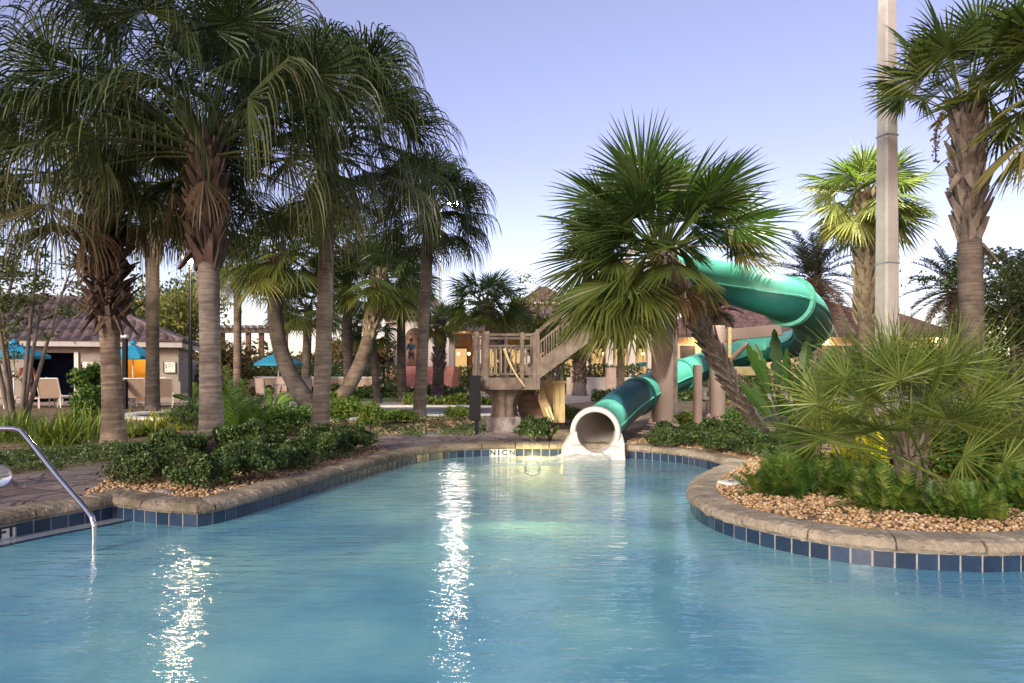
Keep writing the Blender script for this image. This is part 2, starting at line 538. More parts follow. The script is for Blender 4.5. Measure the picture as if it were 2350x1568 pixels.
def fan(mb, rng, base, az, el, Lp, Rb, n=36, sag=0.25, droop=0.25, tip=0.0, spread=1.9, wmax=0.04, age=0.0, fold=0.25, joined=0.4, pr=0.011, steps=6, roll=None):
    d = np.array([math.cos(el) * math.cos(az), math.cos(el) * math.sin(az), math.sin(el)])
    p = np.array(base, float)
    pts = [p.copy()]
    K = 5
    for k in range(K):
        p = p + d * Lp / K
        d = nrm(d - UP * sag / K)
        pts.append(p.copy())
    mb.tube(np.array(pts), np.linspace(pr * 1.5, pr * 0.8, len(pts)), 4, False, age=min(1, age + 0.12))
    ex = 1.9 if tip > 0.3 else 1.3
    side = np.cross(d, UP)
    if np.linalg.norm(side) < 0.2:
        side = np.array([-math.sin(az), math.cos(az), 0])
    side = nrm(side)
    r = rng.normal(0, 0.5) if roll is None else roll
    nn = np.cross(side, d)
    side, nn = side * math.cos(r) + nn * math.sin(r), nn * math.cos(r) - side * math.sin(r)
    th = np.linspace(-spread, spread, n) + rng.normal(0, 0.015, n)
    D = np.cos(th)[:, None] * d + np.sin(th)[:, None] * side - nn * (fold * np.abs(np.sin(th)))[:, None]
    D = nrm(D)
    Ln = Rb * (1 - 0.3 * (np.abs(th) / spread) ** 2.2) * rng.uniform(0.88, 1.06, n)
    T = np.linspace(0, 1, steps + 1)
    pos = np.repeat(p[None, :], n, 0)
    dth = 2 * spread / n
    NN = nrm(nn[None, :] + (rng.normal(0, 0.18, (n, 3))))
    pl = np.where(np.arange(n) % 2 == 0, 0.45, -0.45)
    V = np.zeros((n, steps + 1, 2, 3))
    for k, t in enumerate(T):
        S = nrm(np.cross(D, NN))
        N2 = np.cross(S, D)
        S = nrm(S + N2 * pl[:, None])
        rad = t * Ln
        w = np.minimum(rad * math.tan(dth / 2) * 2.1, wmax)
        if t > joined:
            w = np.minimum(w, wmax * (1 - ((t - joined) / (1 - joined)) ** ex) + 0.002)
        V[:, k, 0] = pos - S * (w / 2)[:, None]
        V[:, k, 1] = pos + S * (w / 2)[:, None]
        g = droop * t * t * 2 / steps
        if tip and t > 0.42:
            g += tip * (0.7 + 0.6 * rng.random())
        D = nrm(D - UP * g)
        pos = pos + D * (Ln / steps)[:, None]
    V = V.reshape(-1, 3)
    i = (np.arange(n) * (steps + 1) * 2)[:, None]
    k = (np.arange(steps) * 2)[None, :]
    b = i + k
    Fq = np.stack([b, b + 1, b + 3, b + 2], -1).reshape(-1, 4)
    a = np.clip(age + rng.normal(0, 0.05, n), 0, 1)
    # dry tips
    A = np.repeat(a[:, None], (steps + 1) * 2, 1)
    A += np.repeat(np.clip(T - 0.8, 0, 1) * 0.8, 2)[None, :]
    mb.add(V, Fq, np.clip(A, 0, 1).reshape(-1))


def pinnate(mb, rng, base, az, el, L, n=40, sag=0.9, ll=0.4, age=0.0, w=0.022):
    d = np.array([math.cos(el) * math.cos(az), math.cos(el) * math.sin(az), math.sin(el)])
    p = np.array(base, float)
    pts = [p.copy()]
    ds = [d.copy()]
    K = 12
    for k in range(K):
        p = p + d * L / K
        d = nrm(d - UP * sag / K)
        pts.append(p.copy())
        ds.append(d.copy())
    mb.tube(np.array(pts), np.linspace(0.022, 0.006, K + 1) * min(1, L / 2), 4, False, age=min(1, age + 0.2))
    pts = np.array(pts)
    ds = np.array(ds)
    for sd in (-1, 1):
        t = np.linspace(0.15, 1, n)
        x = t * K
        i0 = np.minimum(x.astype(int), K - 1)
        fr = (x - i0)[:, None]
        pos = pts[i0] * (1 - fr) + pts[i0 + 1] * fr
        dd = nrm(ds[i0] * (1 - fr) + ds[i0 + 1] * fr)
        s = np.cross(dd, UP)
        s = nrm(s) * sd
        up = np.cross(s, dd) * sd
        dl = nrm(s * 0.85 + dd * 0.55 + up * 0.35 + rng.normal(0, 0.12, (n, 3)))
        l = ll * np.sin(np.clip(t, 0, 1) * math.pi * 0.82 + 0.35) * rng.uniform(0.85, 1.1, n) + 0.05
        q0 = pos
        q1 = pos + dl * (l / 2)[:, None]
        q2 = q1 + nrm(dl - UP * 0.25) * (l / 2)[:, None]
        ww = nrm(np.cross(dl, up)) * w / 2
        V = np.stack([q0 - ww, q0 + ww, q1 - ww, q1 + ww, q2 - ww * 0.1, q2 + ww * 0.1], 1).reshape(-1, 3)
        b = (np.arange(n) * 6)[:, None]
        Fq = np.concatenate([b + np.array([0, 1, 3, 2]), b + np.array([2, 3, 5, 4])])
        mb.add(V, Fq, np.clip(age + rng.normal(0, 0.05), 0, 1))


def bez(a, b, c=None, n=30):
    a = np.array(a, float)
    b = np.array(b, float)
    c = (a + b) / 2 if c is None else np.array(c, float)
    t = np.linspace(0, 1, n)[:, None]
    return (1 - t) ** 2 * a + 2 * t * (1 - t) * c + t * t * b


def catmull(pts, per=8, closed=False):
    pts = [np.array(p, float) for p in pts]
    n = len(pts)
    out = []
    rng_ = range(n if closed else n - 1)
    for i in rng_:
        if closed:
            p0, p1, p2, p3 = (pts[(i + k) % n] for k in (-1, 0, 1, 2))
        else:
            p1, p2 = pts[i], pts[i + 1]
            p0 = pts[i - 1] if i > 0 else 2 * p1 - p2
            p3 = pts[i + 2] if i + 2 < n else 2 * p2 - p1
        for k in range(per):
            t = k / per
            out.append(0.5 * ((2 * p1) + (-p0 + p2) * t + (2 * p0 - 5 * p1 + 4 * p2 - p3) * t * t + (-p0 + 3 * p1 - 3 * p2 + p3) * t ** 3))
    if not closed:
        out.append(pts[-1])
    return np.array(out)


def resample(pts, step):
    pts = np.asarray(pts, float)
    d = np.linalg.norm(np.diff(pts, axis=0), axis=1)
    s = np.concatenate([[0], np.cumsum(d)])
    n = max(2, int(round(s[-1] / step)) + 1)
    q = np.linspace(0, s[-1], n)
    return np.stack([np.interp(q, s, pts[:, k]) for k in range(pts.shape[1])], 1)


def trunk_mesh(path, r0, r1, rng, n=18, flare=1.35, step=0.035, rings=0.012):
    pts = resample(path, step)
    K = len(pts)
    t = np.linspace(0, 1, K)
    h = t * np.linalg.norm(path[-1] - path[0])
    rad = r0 + (r1 - r0) * t
    rad = rad * (1 + (flare - 1) * np.exp(-h / 0.35))
    rad = rad * (1 + 0.03 * np.sin(h * 2.3 + rng.random() * 6))
    mb = MB()
    mb.tube(pts, rad, n, True, rings=rings, jit=0.008, rng=rng)
    return mb


def boots_mesh(path, rad, rng, t0, t1, n, ln=0.32, lean=0.5, w=0.11, both=True, hang=0):
    """split leaf bases standing out from the trunk in a criss-cross spiral"""
    mb = MB()
    P_ = np.asarray(path)
    K = len(P_) - 1
    for i in range(n):
        t = t0 + (t1 - t0) * i / n
        x = t * K
        k = min(int(x), K - 1)
        c = P_[k] + (P_[k + 1] - P_[k]) * (x - k)
        ax = nrm(P_[k + 1] - P_[k])
        az = i * 2.39996 + rng.normal(0, 0.1)
        o = nrm(np.array([math.cos(az), math.sin(az), 0]) - ax * np.dot([math.cos(az), math.sin(az), 0], ax))
        s = np.cross(ax, o)
        le = lean * rng.uniform(0.6, 1.3)
        L = ln * rng.uniform(0.7, 1.2)
        dr = nrm(ax * math.cos(le) + o * math.sin(le))
        if hang and rng.random() < hang:
            dr = nrm(-ax * 0.8 + o * 0.55)
        for sg in ((-1, 1) if both else (0,)):
            b0 = c + o * rad * 0.8 + s * sg * w * 0.2
            tw = dr + s * sg * 0.32
            tw = nrm(tw)
            e = b0 + tw * L
            m_ = b0 + tw * L * 0.55 + o * 0.012
            nn = nrm(np.cross(s, tw))
            ws = [w * 0.5, w * 0.34, w * rng.uniform(0.1, 0.2)]
            th = [0.03, 0.018, 0.012]
            V = []
            for q, wi, ti in zip((b0, m_, e), ws, th):
                V += [q - s * wi - nn * ti, q + s * wi - nn * ti, q + s * wi + nn * ti * 0.5, q - s * wi + nn * ti * 0.5]
            f = []
            for g in (0, 4):
                for j in range(4):
                    f.append([g + j, g + (j + 1) % 4, g + 4 + (j + 1) % 4, g + 4 + j])
            f.append([8, 9, 10, 11])
            mb.add(V, f)
    return mb


def palm(name, label, base, top, bend=(0, 0, 0), r=(0.17, 0.13), seed=1, trunk='trunk_a', leaf='leaf_weep', nl=45, Lp=1.3, Rb=1.0, nseg=34,
         el=(1.45, -0.5), sag=0.3, droop=0.3, tip=0.0, wmax=0.04, fold=0.25, boots=None, bootmat='boot', dead=0, group=None, age=(0.0, 0.35), extra=(), flare=1.35, joined=0.4, steps=6, azr=None, spread=1.9, cat='palm tree', rings=0.012, right_min=None):
    rng = np.random.default_rng(seed)
    base = np.array(base, float)
    top = np.array(top, float)
    mid = (base + top) / 2 + np.array(bend, float)
    path = bez(base - UP * 0.1, top, mid, 40)
    o = thing(name, base, label, cat, group)
    trunk_mesh(path, r[0], r[1], rng, flare=flare, rings=rings).build('trunk', trunk, o, True)
    if boots:
        t0, t1, nb, ln, lean, w = boots[:6]
        hg = boots[6] if len(boots) > 6 else 0
        boots_mesh(path, r[1], rng, t0, t1, nb, ln, lean, w, hang=hg).build('leaf_bases', bootmat, o)
    mb = MB()
    ax = nrm(path[-1] - path[-3])
    for i in range(nl):
        q = (i + 0.5) / nl
        e = el[0] + (el[1] - el[0]) * q ** 0.85 + rng.normal(0, 0.1)
        az = i * 2.39996 + rng.normal(0, 0.15)
        if azr is not None and not (azr[0] < (az % (2 * math.pi)) < azr[1]):
            continue
        if right_min is not None and math.cos(az - 0.4) > -0.3 and e < right_min:
            continue
        b = top - ax * (0.28 * q) + np.array([math.cos(az), math.sin(az), 0]) * r[1] * 0.5
        sz = rng.uniform(0.85, 1.12) * (0.75 if q < 0.12 else 1)
        a = age[0] + (age[1] - age[0]) * q ** 2 + max(0, rng.normal(0, 0.05))
        fan(mb, rng, b, az, e, Lp * sz * rng.uniform(0.85, 1.1), Rb * sz, nseg, sag, droop * rng.uniform(0.6, 1.4), tip, spread, wmax, a, fold, joined, steps=steps)
    for (az, e, lp, rb, a) in extra:
        fan(mb, rng, top, az, e, lp, rb, nseg, sag, droop, tip, spread, wmax, a, fold, joined, steps=steps)
    mb.build('crown', leaf, o)
    if dead:
        md = MB()
        for i in range(dead):
            az = rng.random() * 6.283
            b = top - ax * rng.uniform(0.1, 0.45) + np.array([math.cos(az), math.sin(az), 0]) * r[1]
            fan(md, rng, b, az, rng.uniform(-1.35, -0.5), Lp * rng.uniform(0.35, 0.6), Rb * rng.uniform(0.5, 0.75), max(14, nseg // 2), 1.4, 1.2, 0.5, 1.3, wmax * 0.8, 0.85, 0.8, 0.5)
        md.build('dead_fronds', leaf, o)
    return o


# ------------------------------------------------------------------ pool outline
W = lambda u, v: G(u, v, 0.0)[:2]
left_wall = [W(260, 1189), W(216, 1199), W(100, 1220), W(0, 1240), (-5.0, 4.3), (-6.2, 2.8), (-6.8, 1.6)]
near = [(-5.5, 0.75), (0, 0.6), (5, 0.7), (7.6, 1.6), (7.8, 3.4), (6.8, 5.0), (5.2, 5.15)]
right = [W(2350, 1311), W(2205, 1311), W(2045, 1303), W(1925, 1289), W(1817, 1269), W(1725, 1246), W(1645, 1219), W(1597, 1190), W(1586, 1165), W(1600, 1140), W(1640, 1113), W(1672, 1098), W(1668, 1090), W(1650, 1084)]
back = [W(1620, 1075), W(1560, 1063), W(1500, 1056), W(1425, 1051), W(1280, 1047), W(1140, 1047), W(1060, 1050), W(1000, 1056), W(940, 1066), W(841, 1094), W(741, 1126), W(641, 1158), W(521, 1196)]
corner = [W(452, 1210), W(361, 1203)]
secA = catmull([np.array(p) for p in [corner[0], corner[1], W(260, 1189)]], 8)
secB = catmull(left_wall + near + right + back + [corner[0]], 8)
outline = np.concatenate([resample(secA, 0.143)[:-1], resample(secB, 0.143)[:-1]])
NO = len(outline)
# orientation and outward normals
area = 0.5 * np.sum(outline[:, 0] * np.roll(outline[:, 1], -1) - np.roll(outline[:, 0], -1) * outline[:, 1])
sgn = 1 if area > 0 else -1


def offset(poly, d):
    e = np.roll(poly, -1, 0) - poly
    en = np.stack([e[:, 1], -e[:, 0]], 1) * sgn
    en /= np.linalg.norm(en, axis=1)[:, None]
    ep = np.roll(en, 1, 0)
    n = en + ep
    l = np.linalg.norm(n, axis=1)
    n = n / l[:, None]
    k = 1 / np.maximum(0.5, np.sum(n * en, 1))
    return poly + n * (d * k)[:, None]


def poly_sheet(name, outer, holes, z, mat):
    bm = bmesh.new()
    edges = []
    for loop in [outer] + list(holes):
        vs = [bm.verts.new((float(p[0]), float(p[1]), z)) for p in loop]
        for i in range(len(vs)):
            edges.append(bm.edges.new((vs[i], vs[(i + 1) % len(vs)])))
    bmesh.ops.triangle_fill(bm, use_beauty=True, use_dissolve=False, edges=edges)
    bmesh.ops.recalc_face_normals(bm, faces=bm.faces)
    for f in bm.faces:
        if f.normal.z < 0:
            f.normal_flip()
    me = bpy.data.meshes.new(name)
    bm.to_mesh(me)
    bm.free()
    me.materials.append(MATS[mat])
    o = bpy.data.objects.new(name, me)
    COL.objects.link(o)
    tag(o, kind='structure')
    return o


river = catmull([G(300, 975, 0)[:2], G(520, 985, 0)[:2], G(760, 985, 0)[:2], (-3.2, 18.2), (-0.9, 18.6), (0.8, 20.0), (0.9, 22.0), (-1.5, 23.0), (-5.5, 23.0), (-9.5, 21.5)], 5, True)
river = river  # lazy river behind the planting
outer = [(-400, -30), (400, -30), (400, 900), (-400, 900)]
poly_sheet('ground', outer, [offset(outline, 0.15), river], GZ, 'mulch')


def wall_strip(mb, poly, z0, z1, d0=0.0):
    q = offset(poly, d0) if d0 else poly
    n = len(q)
    V = [(*p, z0) for p in q] + [(*p, z1) for p in q]
    mb.add(V, [[i, (i + 1) % n, n + (i + 1) % n, n + i] for i in range(n)])


mb = MB()
wall_strip(mb, outline, -1.2, 0.125)
mb.build('pool_wall', 'grout')['kind'] = 'structure'
poly_sheet('pool_floor', offset(outline, 0.02), [], -1.1, 'plaster')
# tiles: one slab per pitch, slightly proud of the grout
inn = offset(outline, -0.006)
tb = MB()
wt_ = MB()
white_idx = set()
mid_white = W(1168, 1045)
d2 = np.linalg.norm(outline - mid_white, axis=1)
white_c = int(np.argmin(d2))
d3 = np.linalg.norm(outline - W(38, 1230), axis=1)
white_l = int(np.argmin(d3))
for i in range(NO):
    a, b = outline[i], outline[(i + 1) % NO]
    ai, bi = inn[i], inn[(i + 1) % NO]
    e = 0.05
    A, B = a + (b - a) * e, b - (b - a) * e
    Ai, Bi = ai + (bi - ai) * e, bi - (bi - ai) * e
    for (z0, z1) in ((-0.165, -0.018), (-0.008, 0.112)):
        V = [(*A, z0), (*B, z0), (*B, z1), (*A, z1), (*Ai, z0), (*Bi, z0), (*Bi, z1), (*Ai, z1)]
        tgt = wt_ if (z1 > 0 and (abs(i - white_c) <= 1 or i == white_l or i == white_l + 1)) else tb
        tgt.add(V, [[4, 5, 6, 7], [0, 1, 5, 4], [1, 2, 6, 5], [2, 3, 7, 6], [3, 0, 4, 7]])
tb.build('pool_tiles', 'tile_blue')['kind'] = 'structure'
wt_.build('pool_marker_tiles', 'tile_white')['kind'] = 'structure'
# water
wp = poly_sheet('water', outline, [], 0.0, 'water')
# coping stones swept along the edge, each ~0.6 m with an open joint
prof = [(0.0, 0.126), (-0.035, 0.128), (-0.05, 0.15), (-0.045, 0.185), (-0.02, 0.21), (0.03, 0.222), (0.24, 0.222), (0.265, 0.212), (0.272, 0.19)]
offs = [offset(outline, d) for d, z in prof]
rg = np.random.default_rng(5)
cb = {0: MB(), 1: MB()}
i = 0
while i < NO:
    k = 4
    rows = []
    for j in range(k + 1):
        ii = (i + j) % NO
        sh = 0.0
        rows.append([np.array([*offs[q][ii], prof[q][1]]) for q in range(len(prof))])
    rows = np.array(rows)
    rows[0] += (rows[1] - rows[0]) * 0.05
    rows[-1] += (rows[-2] - rows[-1]) * 0.05
    # subdivide between and roughen
    sub = []
    for j in range(k):
        for t in (0, 0.25, 0.5, 0.75):
            sub.append(rows[j] * (1 - t) + rows[j + 1] * t)
    sub.append(rows[-1])
    sub = np.array(sub)
    jt = rg.normal(0, 0.0042, sub.shape[:2])
    sub[:, :, 2] += jt + rg.normal(0, 0.003)
    sub[:, 1:5, 0] += rg.normal(0, 0.003, sub[:, 1:5, 0].shape)
    sub[:, 1:5, 1] += rg.normal(0, 0.003, sub[:, 1:5, 1].shape)
    n1, n2 = sub.shape[:2]
    f = [[a * n2 + b, a * n2 + b + 1, (a + 1) * n2 + b + 1, (a + 1) * n2 + b] for a in range(n1 - 1) for b in range(n2 - 1)]
    f += [list(range(n2)), [(n1 - 1) * n2 + b for b in range(n2)][::-1]]
    midp = outline[i]
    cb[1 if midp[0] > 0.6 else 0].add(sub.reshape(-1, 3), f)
    i += k
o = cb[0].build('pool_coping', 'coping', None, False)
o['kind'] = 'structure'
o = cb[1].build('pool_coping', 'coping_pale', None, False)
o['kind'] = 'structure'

# underwater entry steps along the left wall
stp = MB()
for k, (d, z) in enumerate(((0.26, 0.004), (0.60, -0.04), (0.96, -0.3))):
    line = resample(secB[:46], 0.2)
    line = line[(line[:, 1] > 3)]
    nn_ = np.gradient(line, axis=0)
    nn_ = np.stack([nn_[:, 1], -nn_[:, 0]], 1) * -sgn
    nn_ /= np.linalg.norm(nn_, axis=1)[:, None]
    q0 = line - nn_ * 0.02
    q1 = line + nn_ * d
    n = len(line)
    V = [(*p, z) for p in q0] + [(*p, z) for p in q1] + [(*p, -1.08) for p in q1]
    stp.add(V, [[i, i + 1, n + i + 1, n + i] for i in range(n - 1)] + [[n + i, n + i + 1, 2 * n + i + 1, 2 * n + i] for i in range(n - 1)])
stp.build('pool_steps', 'wet_ledge')['kind'] = 'structure'
tr_ = MB()
for (d, z) in ((0.26, 0.007), (0.60, -0.035)):
    q0 = line + nn_ * (d - 0.05)
    q1 = line + nn_ * (d + 0.004)
    V = [(*p, z) for p in q0] + [(*p, z) for p in q1] + [(*p, z - 0.05) for p in q1]
    tr_.add(V, [[i, i + 1, n + i + 1, n + i] for i in range(n - 1)] + [[n + i, n + i + 1, 2 * n + i + 1, 2 * n + i] for i in range(n - 1)])
tr_.build('step_nosing', 'tile_blue')['kind'] = 'structure'


def text_mesh(name, s, size, loc, rot, mat, parent=None, kind=None, depth=0.002, label=None, cat=None):
    cu = bpy.data.curves.new(name, 'FONT')
    cu.body = s
    cu.size = size
    cu.extrude = depth
    cu.offset = size * 0.03
    cu.align_x = 'CENTER'
    cu.align_y = 'CENTER'
    t = bpy.data.objects.new(name, cu)
    me = bpy.data.meshes.new_from_object(t)
    bpy.data.objects.remove(t)
    bpy.data.curves.remove(cu)
    me.materials.clear()
    me.materials.append(MATS[mat])
    o = bpy.data.objects.new(name, me)
    COL.objects.link(o)
    o.location = tuple(float(x) for x in loc)
    o.rotation_euler = rot
    if parent is not None:
        put_under(o, parent)
    if kind:
        o['kind'] = kind
    return o


def wall_text(s, idx0, idx1, size, name, z=0.055):
    a, b = inn[idx0 % NO], inn[(idx1 + 1) % NO]
    m_ = (a + b) / 2
    # text must read left to right seen from inside the pool
    d = b - a
    if np.cross(np.array([*d, 0]), UP)[:2] @ (np.array([0, 3]) - m_) < 0:
        d = -d
    rz = math.atan2(d[1], d[0])
    nrm2 = np.array([math.sin(rz), -math.cos(rz)])
    o = text_mesh(name, s, size, (*(m_ + nrm2 * 0.004), z), (R_(90), 0, rz), 'ink', kind='structure')
    return o


wall_text('N I C N', white_c - 1, white_c + 1, 0.125, 'depth_marking')
wall_text('FT', white_l, white_l, 0.13, 'depth_marking')

# ------------------------------------------------------------------ ground sheets
gp = lambda L_, z=GZ: [G(u, v, z)[:2] for u, v in L_]
# left flagstone deck, drawn up to just under the coping
deckL = gp([(-420, 1290), (-330, 1175), (0, 1196), (60, 1180), (150, 1158), (215, 1140), (262, 1120), (300, 1075), (262, 1062), (150, 1078), (0, 1094), (-300, 1110), (-700, 1150)])
cop = offset(outline, 0.2)


def clip_deck(name, pts, z, mat):
    return poly_sheet(name, catmull([np.array(p) for p in pts], 4, True), [], z, mat)


lw = [p for p in cop]
# left deck follows the coping line exactly
iL = [i for i in range(NO) if outline[i][0] < -3.5 and outline[i][1] > 2.5 and outline[i][1] < 6.75]
edge = [cop[i] for i in iL]
edge.sort(key=lambda p: p[1])
deck_poly = [np.array(p) for p in edge] + gp([(262, 1120), (262, 1062), (150, 1078), (0, 1094), (-250, 1105)]) + [np.array([-14.0, 7.4]), np.array([-14.0, 3.0])]
poly_sheet('path', deck_poly, [], GZ + 0.006, 'paver')
iC = [i for i in range(NO) if -2.45 < outline[i][0] < 0.95 and outline[i][1] > 9]
edge = sorted([cop[i] for i in iC], key=lambda p: -p[0])
centre_poly = [np.array(p) for p in edge] + gp([(850, 1020), (880, 1003), (980, 992), (1060, 975), (1130, 974), (1230, 990), (1270, 1010)])
poly_sheet('path', centre_poly, [], GZ + 0.006, 'paver')
poly_sheet('far_deck', [(-60, 24.2), (1.2, 24.2), (3, 27), (70, 27), (70, 75), (-60, 75)], [], GZ + 0.004, 'far_deck')
poly_sheet('lawn', [(-10.5, 30.2), (-1.0, 30.2), (-1.2, 27.2), (-10.5, 27.6)], [], GZ + 0.009, 'grassground')
poly_sheet('far_lawn', [(-300, 60), (300, 60), (300, 600), (-300, 600)], [], GZ + 0.013, 'grassground')
poly_sheet('lawn', [(7.5, 11.5), (40, 9.0), (40, 26), (10.5, 26), (7.0, 17)], [], GZ + 0.009, 'grassground')
# lazy river
mb = MB()
wall_strip(mb, river, -0.8, GZ + 0.0)
mb.build('river_wall', 'tile_blue')['kind'] = 'structure'
poly_sheet('river_water', river, [], 0.03, 'water')
poly_sheet('river_floor', river, [], -0.7, 'plaster')
mb = MB()
ro = river + nrm(river - river.mean(0)) * 0.45
n = len(river)
V = [(*p, GZ - 0.04) for p in river] + [(*p, GZ + 0.06) for p in river] + [(*p, GZ + 0.06) for p in ro] + [(*p, GZ - 0.02) for p in ro]
mb.add(V, [[a * n + i, a * n + (i + 1) % n, (a + 1) * n + (i + 1) % n, (a + 1) * n + i] for a in range(3) for i in range(n)])
mb.build('river_kerb', 'kerbwhite')['kind'] = 'structure'

# ------------------------------------------------------------------ pebbles
ICO = None


def ico():
    bm = bmesh.new()
    bmesh.ops.create_icosphere(bm, subdivisions=1, radius=1)
    V = np.array([v.co[:] for v in bm.verts])
    Fc = np.array([[v.index for v in f.verts] for f in bm.faces])
    bm.free()
    return V, Fc


IV, IF = ico()


def in_poly(p, poly):
    x, y = p
    c = False
    n = len(poly)
    j = n - 1
    for i in range(n):
        xi, yi = poly[i]
        xj, yj = poly[j]
        if (yi > y) != (yj > y) and x < (xj - xi) * (y - yi) / (yj - yi) + xi:
            c = not c
        j = i
    return c


cop_out = offset(outline, 0.25)


def pebbles(name, region, n, size, seed, label, avoid=None):
    rng = np.random.default_rng(seed)
    reg = np.array(region)
    lo, hi = reg.min(0), reg.max(0)
    mb = MB()
    k = 0
    tries = 0
    co = cop_out
    while k < n and tries < n * 12:
        tries += 1
        p = rng.uniform(lo, hi)
        if not in_poly(p, reg) or in_poly(p, co):
            continue
        if avoid is not None and in_poly(p, avoid):
            continue
        s = size * rng.uniform(0.55, 1.35) * np.array([1, rng.uniform(0.7, 1), rng.uniform(0.5, 0.8)])
        a = rng.random() * 6.28
        ca, sa = math.cos(a), math.sin(a)
        V = IV * (1 + rng.normal(0, 0.09, (len(IV), 1))) * s
        tx = rng.normal(0, 0.3)
        V = V @ np.array([[1, 0, 0], [0, math.cos(tx), math.sin(tx)], [0, -math.sin(tx), math.cos(tx)]])
        V = V @ np.array([[ca, sa, 0], [-sa, ca, 0], [0, 0, 1]])
        mb.add(V + np.array([p[0], p[1], GZ + rng.uniform(0.0, 0.025)]), IF)
        k += 1
    o = mb.build(name, 'pebble', None, True)
    tag(o, label, 'gravel', kind='stuff')
    return o


regR = gp([(1560, 1150), (1700, 1240), (1900, 1290), (2100, 1300), (2450, 1300), (2450, 1120), (2250, 1080), (1900, 1070), (1720, 1050), (1560, 1090)])
pebbles('gravel', regR, 9500, 0.019, 11, 'tan river pebbles covering the planting bed behind the right coping')
regR2 = gp([(1440, 1050), (1700, 1085), (1760, 1060), (1700, 1010), (1440, 1010)])
pebbles('gravel', regR2, 2600, 0.026, 12, 'yellowish pebbles between the far pool edge and the low shrubs right of the slide')
regL = gp([(190, 1140), (250, 1165), (450, 1190), (640, 1135), (900, 1045), (870, 1020), (700, 1020), (450, 1040), (300, 1060), (240, 1105)])
pebbles('gravel', regL, 8500, 0.019, 13, 'orange brown pebbles along the coping below the left palms')
regC = gp([(840, 1000), (1000, 990), (1100, 968), (1120, 955), (900, 958), (760, 970)])
pebbles('gravel', regC, 1200, 0.03, 14, 'pale pebbles under the middle palm beside the lazy river')

# ------------------------------------------------------------------ plants


def leaf_cloud(mb, rng, c, rad, n, ls=0.045, age=(0, 0.4), lump=0.22, shell=0.55, up=0.0, asp=0.5):
    d = nrm(rng.normal(0, 1, (n, 3)))
    d[:, 2] = np.where(d[:, 2] < -0.35, -d[:, 2], d[:, 2])
    ph = rng.uniform(0, 6.28, 6)
    l = 1 + lump * (np.sin(d[:, 0] * 5 + ph[0]) * np.sin(d[:, 1] * 5 + ph[1]) + 0.6 * np.sin(d[:, 2] * 7 + ph[2] + d[:, 0] * 3))
    r = (shell + (1 - shell) * rng.random(n) ** 0.6) * l
    p = np.array(c) + d * r[:, None] * np.array(rad)
    nd_ = nrm(d * 0.8 + rng.normal(0, 0.7, (n, 3)) + UP * up)
    t = nrm(np.cross(nd_, rng.normal(0, 1, (n, 3))))
    b = np.cross(nd_, t)
    s = ls * rng.uniform(0.6, 1.3, n)[:, None]
    V = np.stack([p - t * s, p - b * s * asp + nd_ * s * 0.15, p + t * s, p + b * s * asp + nd_ * s * 0.15], 1).reshape(-1, 3)
    Fq = np.arange(n * 4).reshape(-1, 4)
    cl = np.sin(d[:, 0] * 6 + ph[3]) * np.sin(d[:, 1] * 6 + ph[4])
    a = age[0] + (age[1] - age[0]) * np.clip(rng.random(n) ** 1.5 + 0.25 * cl, 0, 1)
    mb.add(V, Fq, np.repeat(a, 4))


def shrub(name, label, base, rad, n, ls, leaf='leaf_box', seed=1, age=(0.02, 0.4), stems=5, cat='shrub', group=None, lump=0.25, asp=0.5, sub=5):
    rng = np.random.default_rng(seed)
    base = np.array(base, float)
    o = thing(name, base, label, cat, group)
    ms = MB()
    for k in range(stems):
        a = rng.random() * 6.28
        e = base + np.array([math.cos(a) * rad[0] * 0.6, math.sin(a) * rad[1] * 0.6, rad[2] * rng.uniform(0.9, 1.4)])
        ms.tube(bez(base - UP * 0.03, e, None, 5), [0.014, 0.012, 0.009, 0.006, 0.004], 5)
    ms.build('stem', 'bark', o)
    mb = MB()
    for k in range(sub):
        a = k / sub * 6.283 + rng.random()
        q = 0.42 if sub > 1 else 0
        c = base + np.array([math.cos(a) * rad[0] * q, math.sin(a) * rad[1] * q, rad[2] * rng.uniform(0.5, 0.9)])
        leaf_cloud(mb, rng, c, np.array(rad) * (0.68 if sub > 1 else 1), n // sub, ls, age, lump, asp=asp)
    mb.build('foliage', leaf, o)
    return o


def blades(mb, rng, c, n, L, w=0.012, el=(0.5, 1.4), sag=1.2, spread=0.08, age=(0, 0.4), steps=5):
    for i in range(n):
        az = rng.random() * 6.283
        e = rng.uniform(*el)
        d = np.array([math.cos(e) * math.cos(az), math.cos(e) * math.sin(az), math.sin(e)])
        p = np.array(c, float) + np.array([rng.normal(0, spread), rng.normal(0, spread), 0])
        l = L * rng.uniform(0.6, 1.15)
        s = np.array([-math.sin(az), math.cos(az), 0])
        V = []
        for k in range(steps + 1):
            t = k / steps
            ww = w * (1 - t ** 2) * (0.6 + 0.8 * min(1, t * 3)) + 0.001
            V += [p - s * ww / 2, p + s * ww / 2]
            p = p + d * l / steps
            d = nrm(d - UP * sag / steps)
        mb.add(V, [[2 * k, 2 * k + 1, 2 * k + 3, 2 * k + 2] for k in range(steps)], rng.uniform(*age))


def tuft(name, label, base, n, L, w, leaf='leaf_lily', seed=1, el=(0.5, 1.4), sag=1.2, spread=0.08, age=(0.02, 0.4), cat='plant', group=None, clumps=1, cr=0.3):
    rng = np.random.default_rng(seed)
    base = np.array(base, float)
    mb = MB()
    for k in range(clumps):
        off = np.array([rng.normal(0, cr), rng.normal(0, cr), 0]) if clumps > 1 else np.zeros(3)
        blades(mb, rng, off, n // clumps, L, w, el, sag, spread, age)
    mb.a[0] = np.maximum(mb.a[0], 0.01)
    o = mb.build(name, leaf)
    o.location = tuple(base)
    tag(o, label, cat, group)
    return o


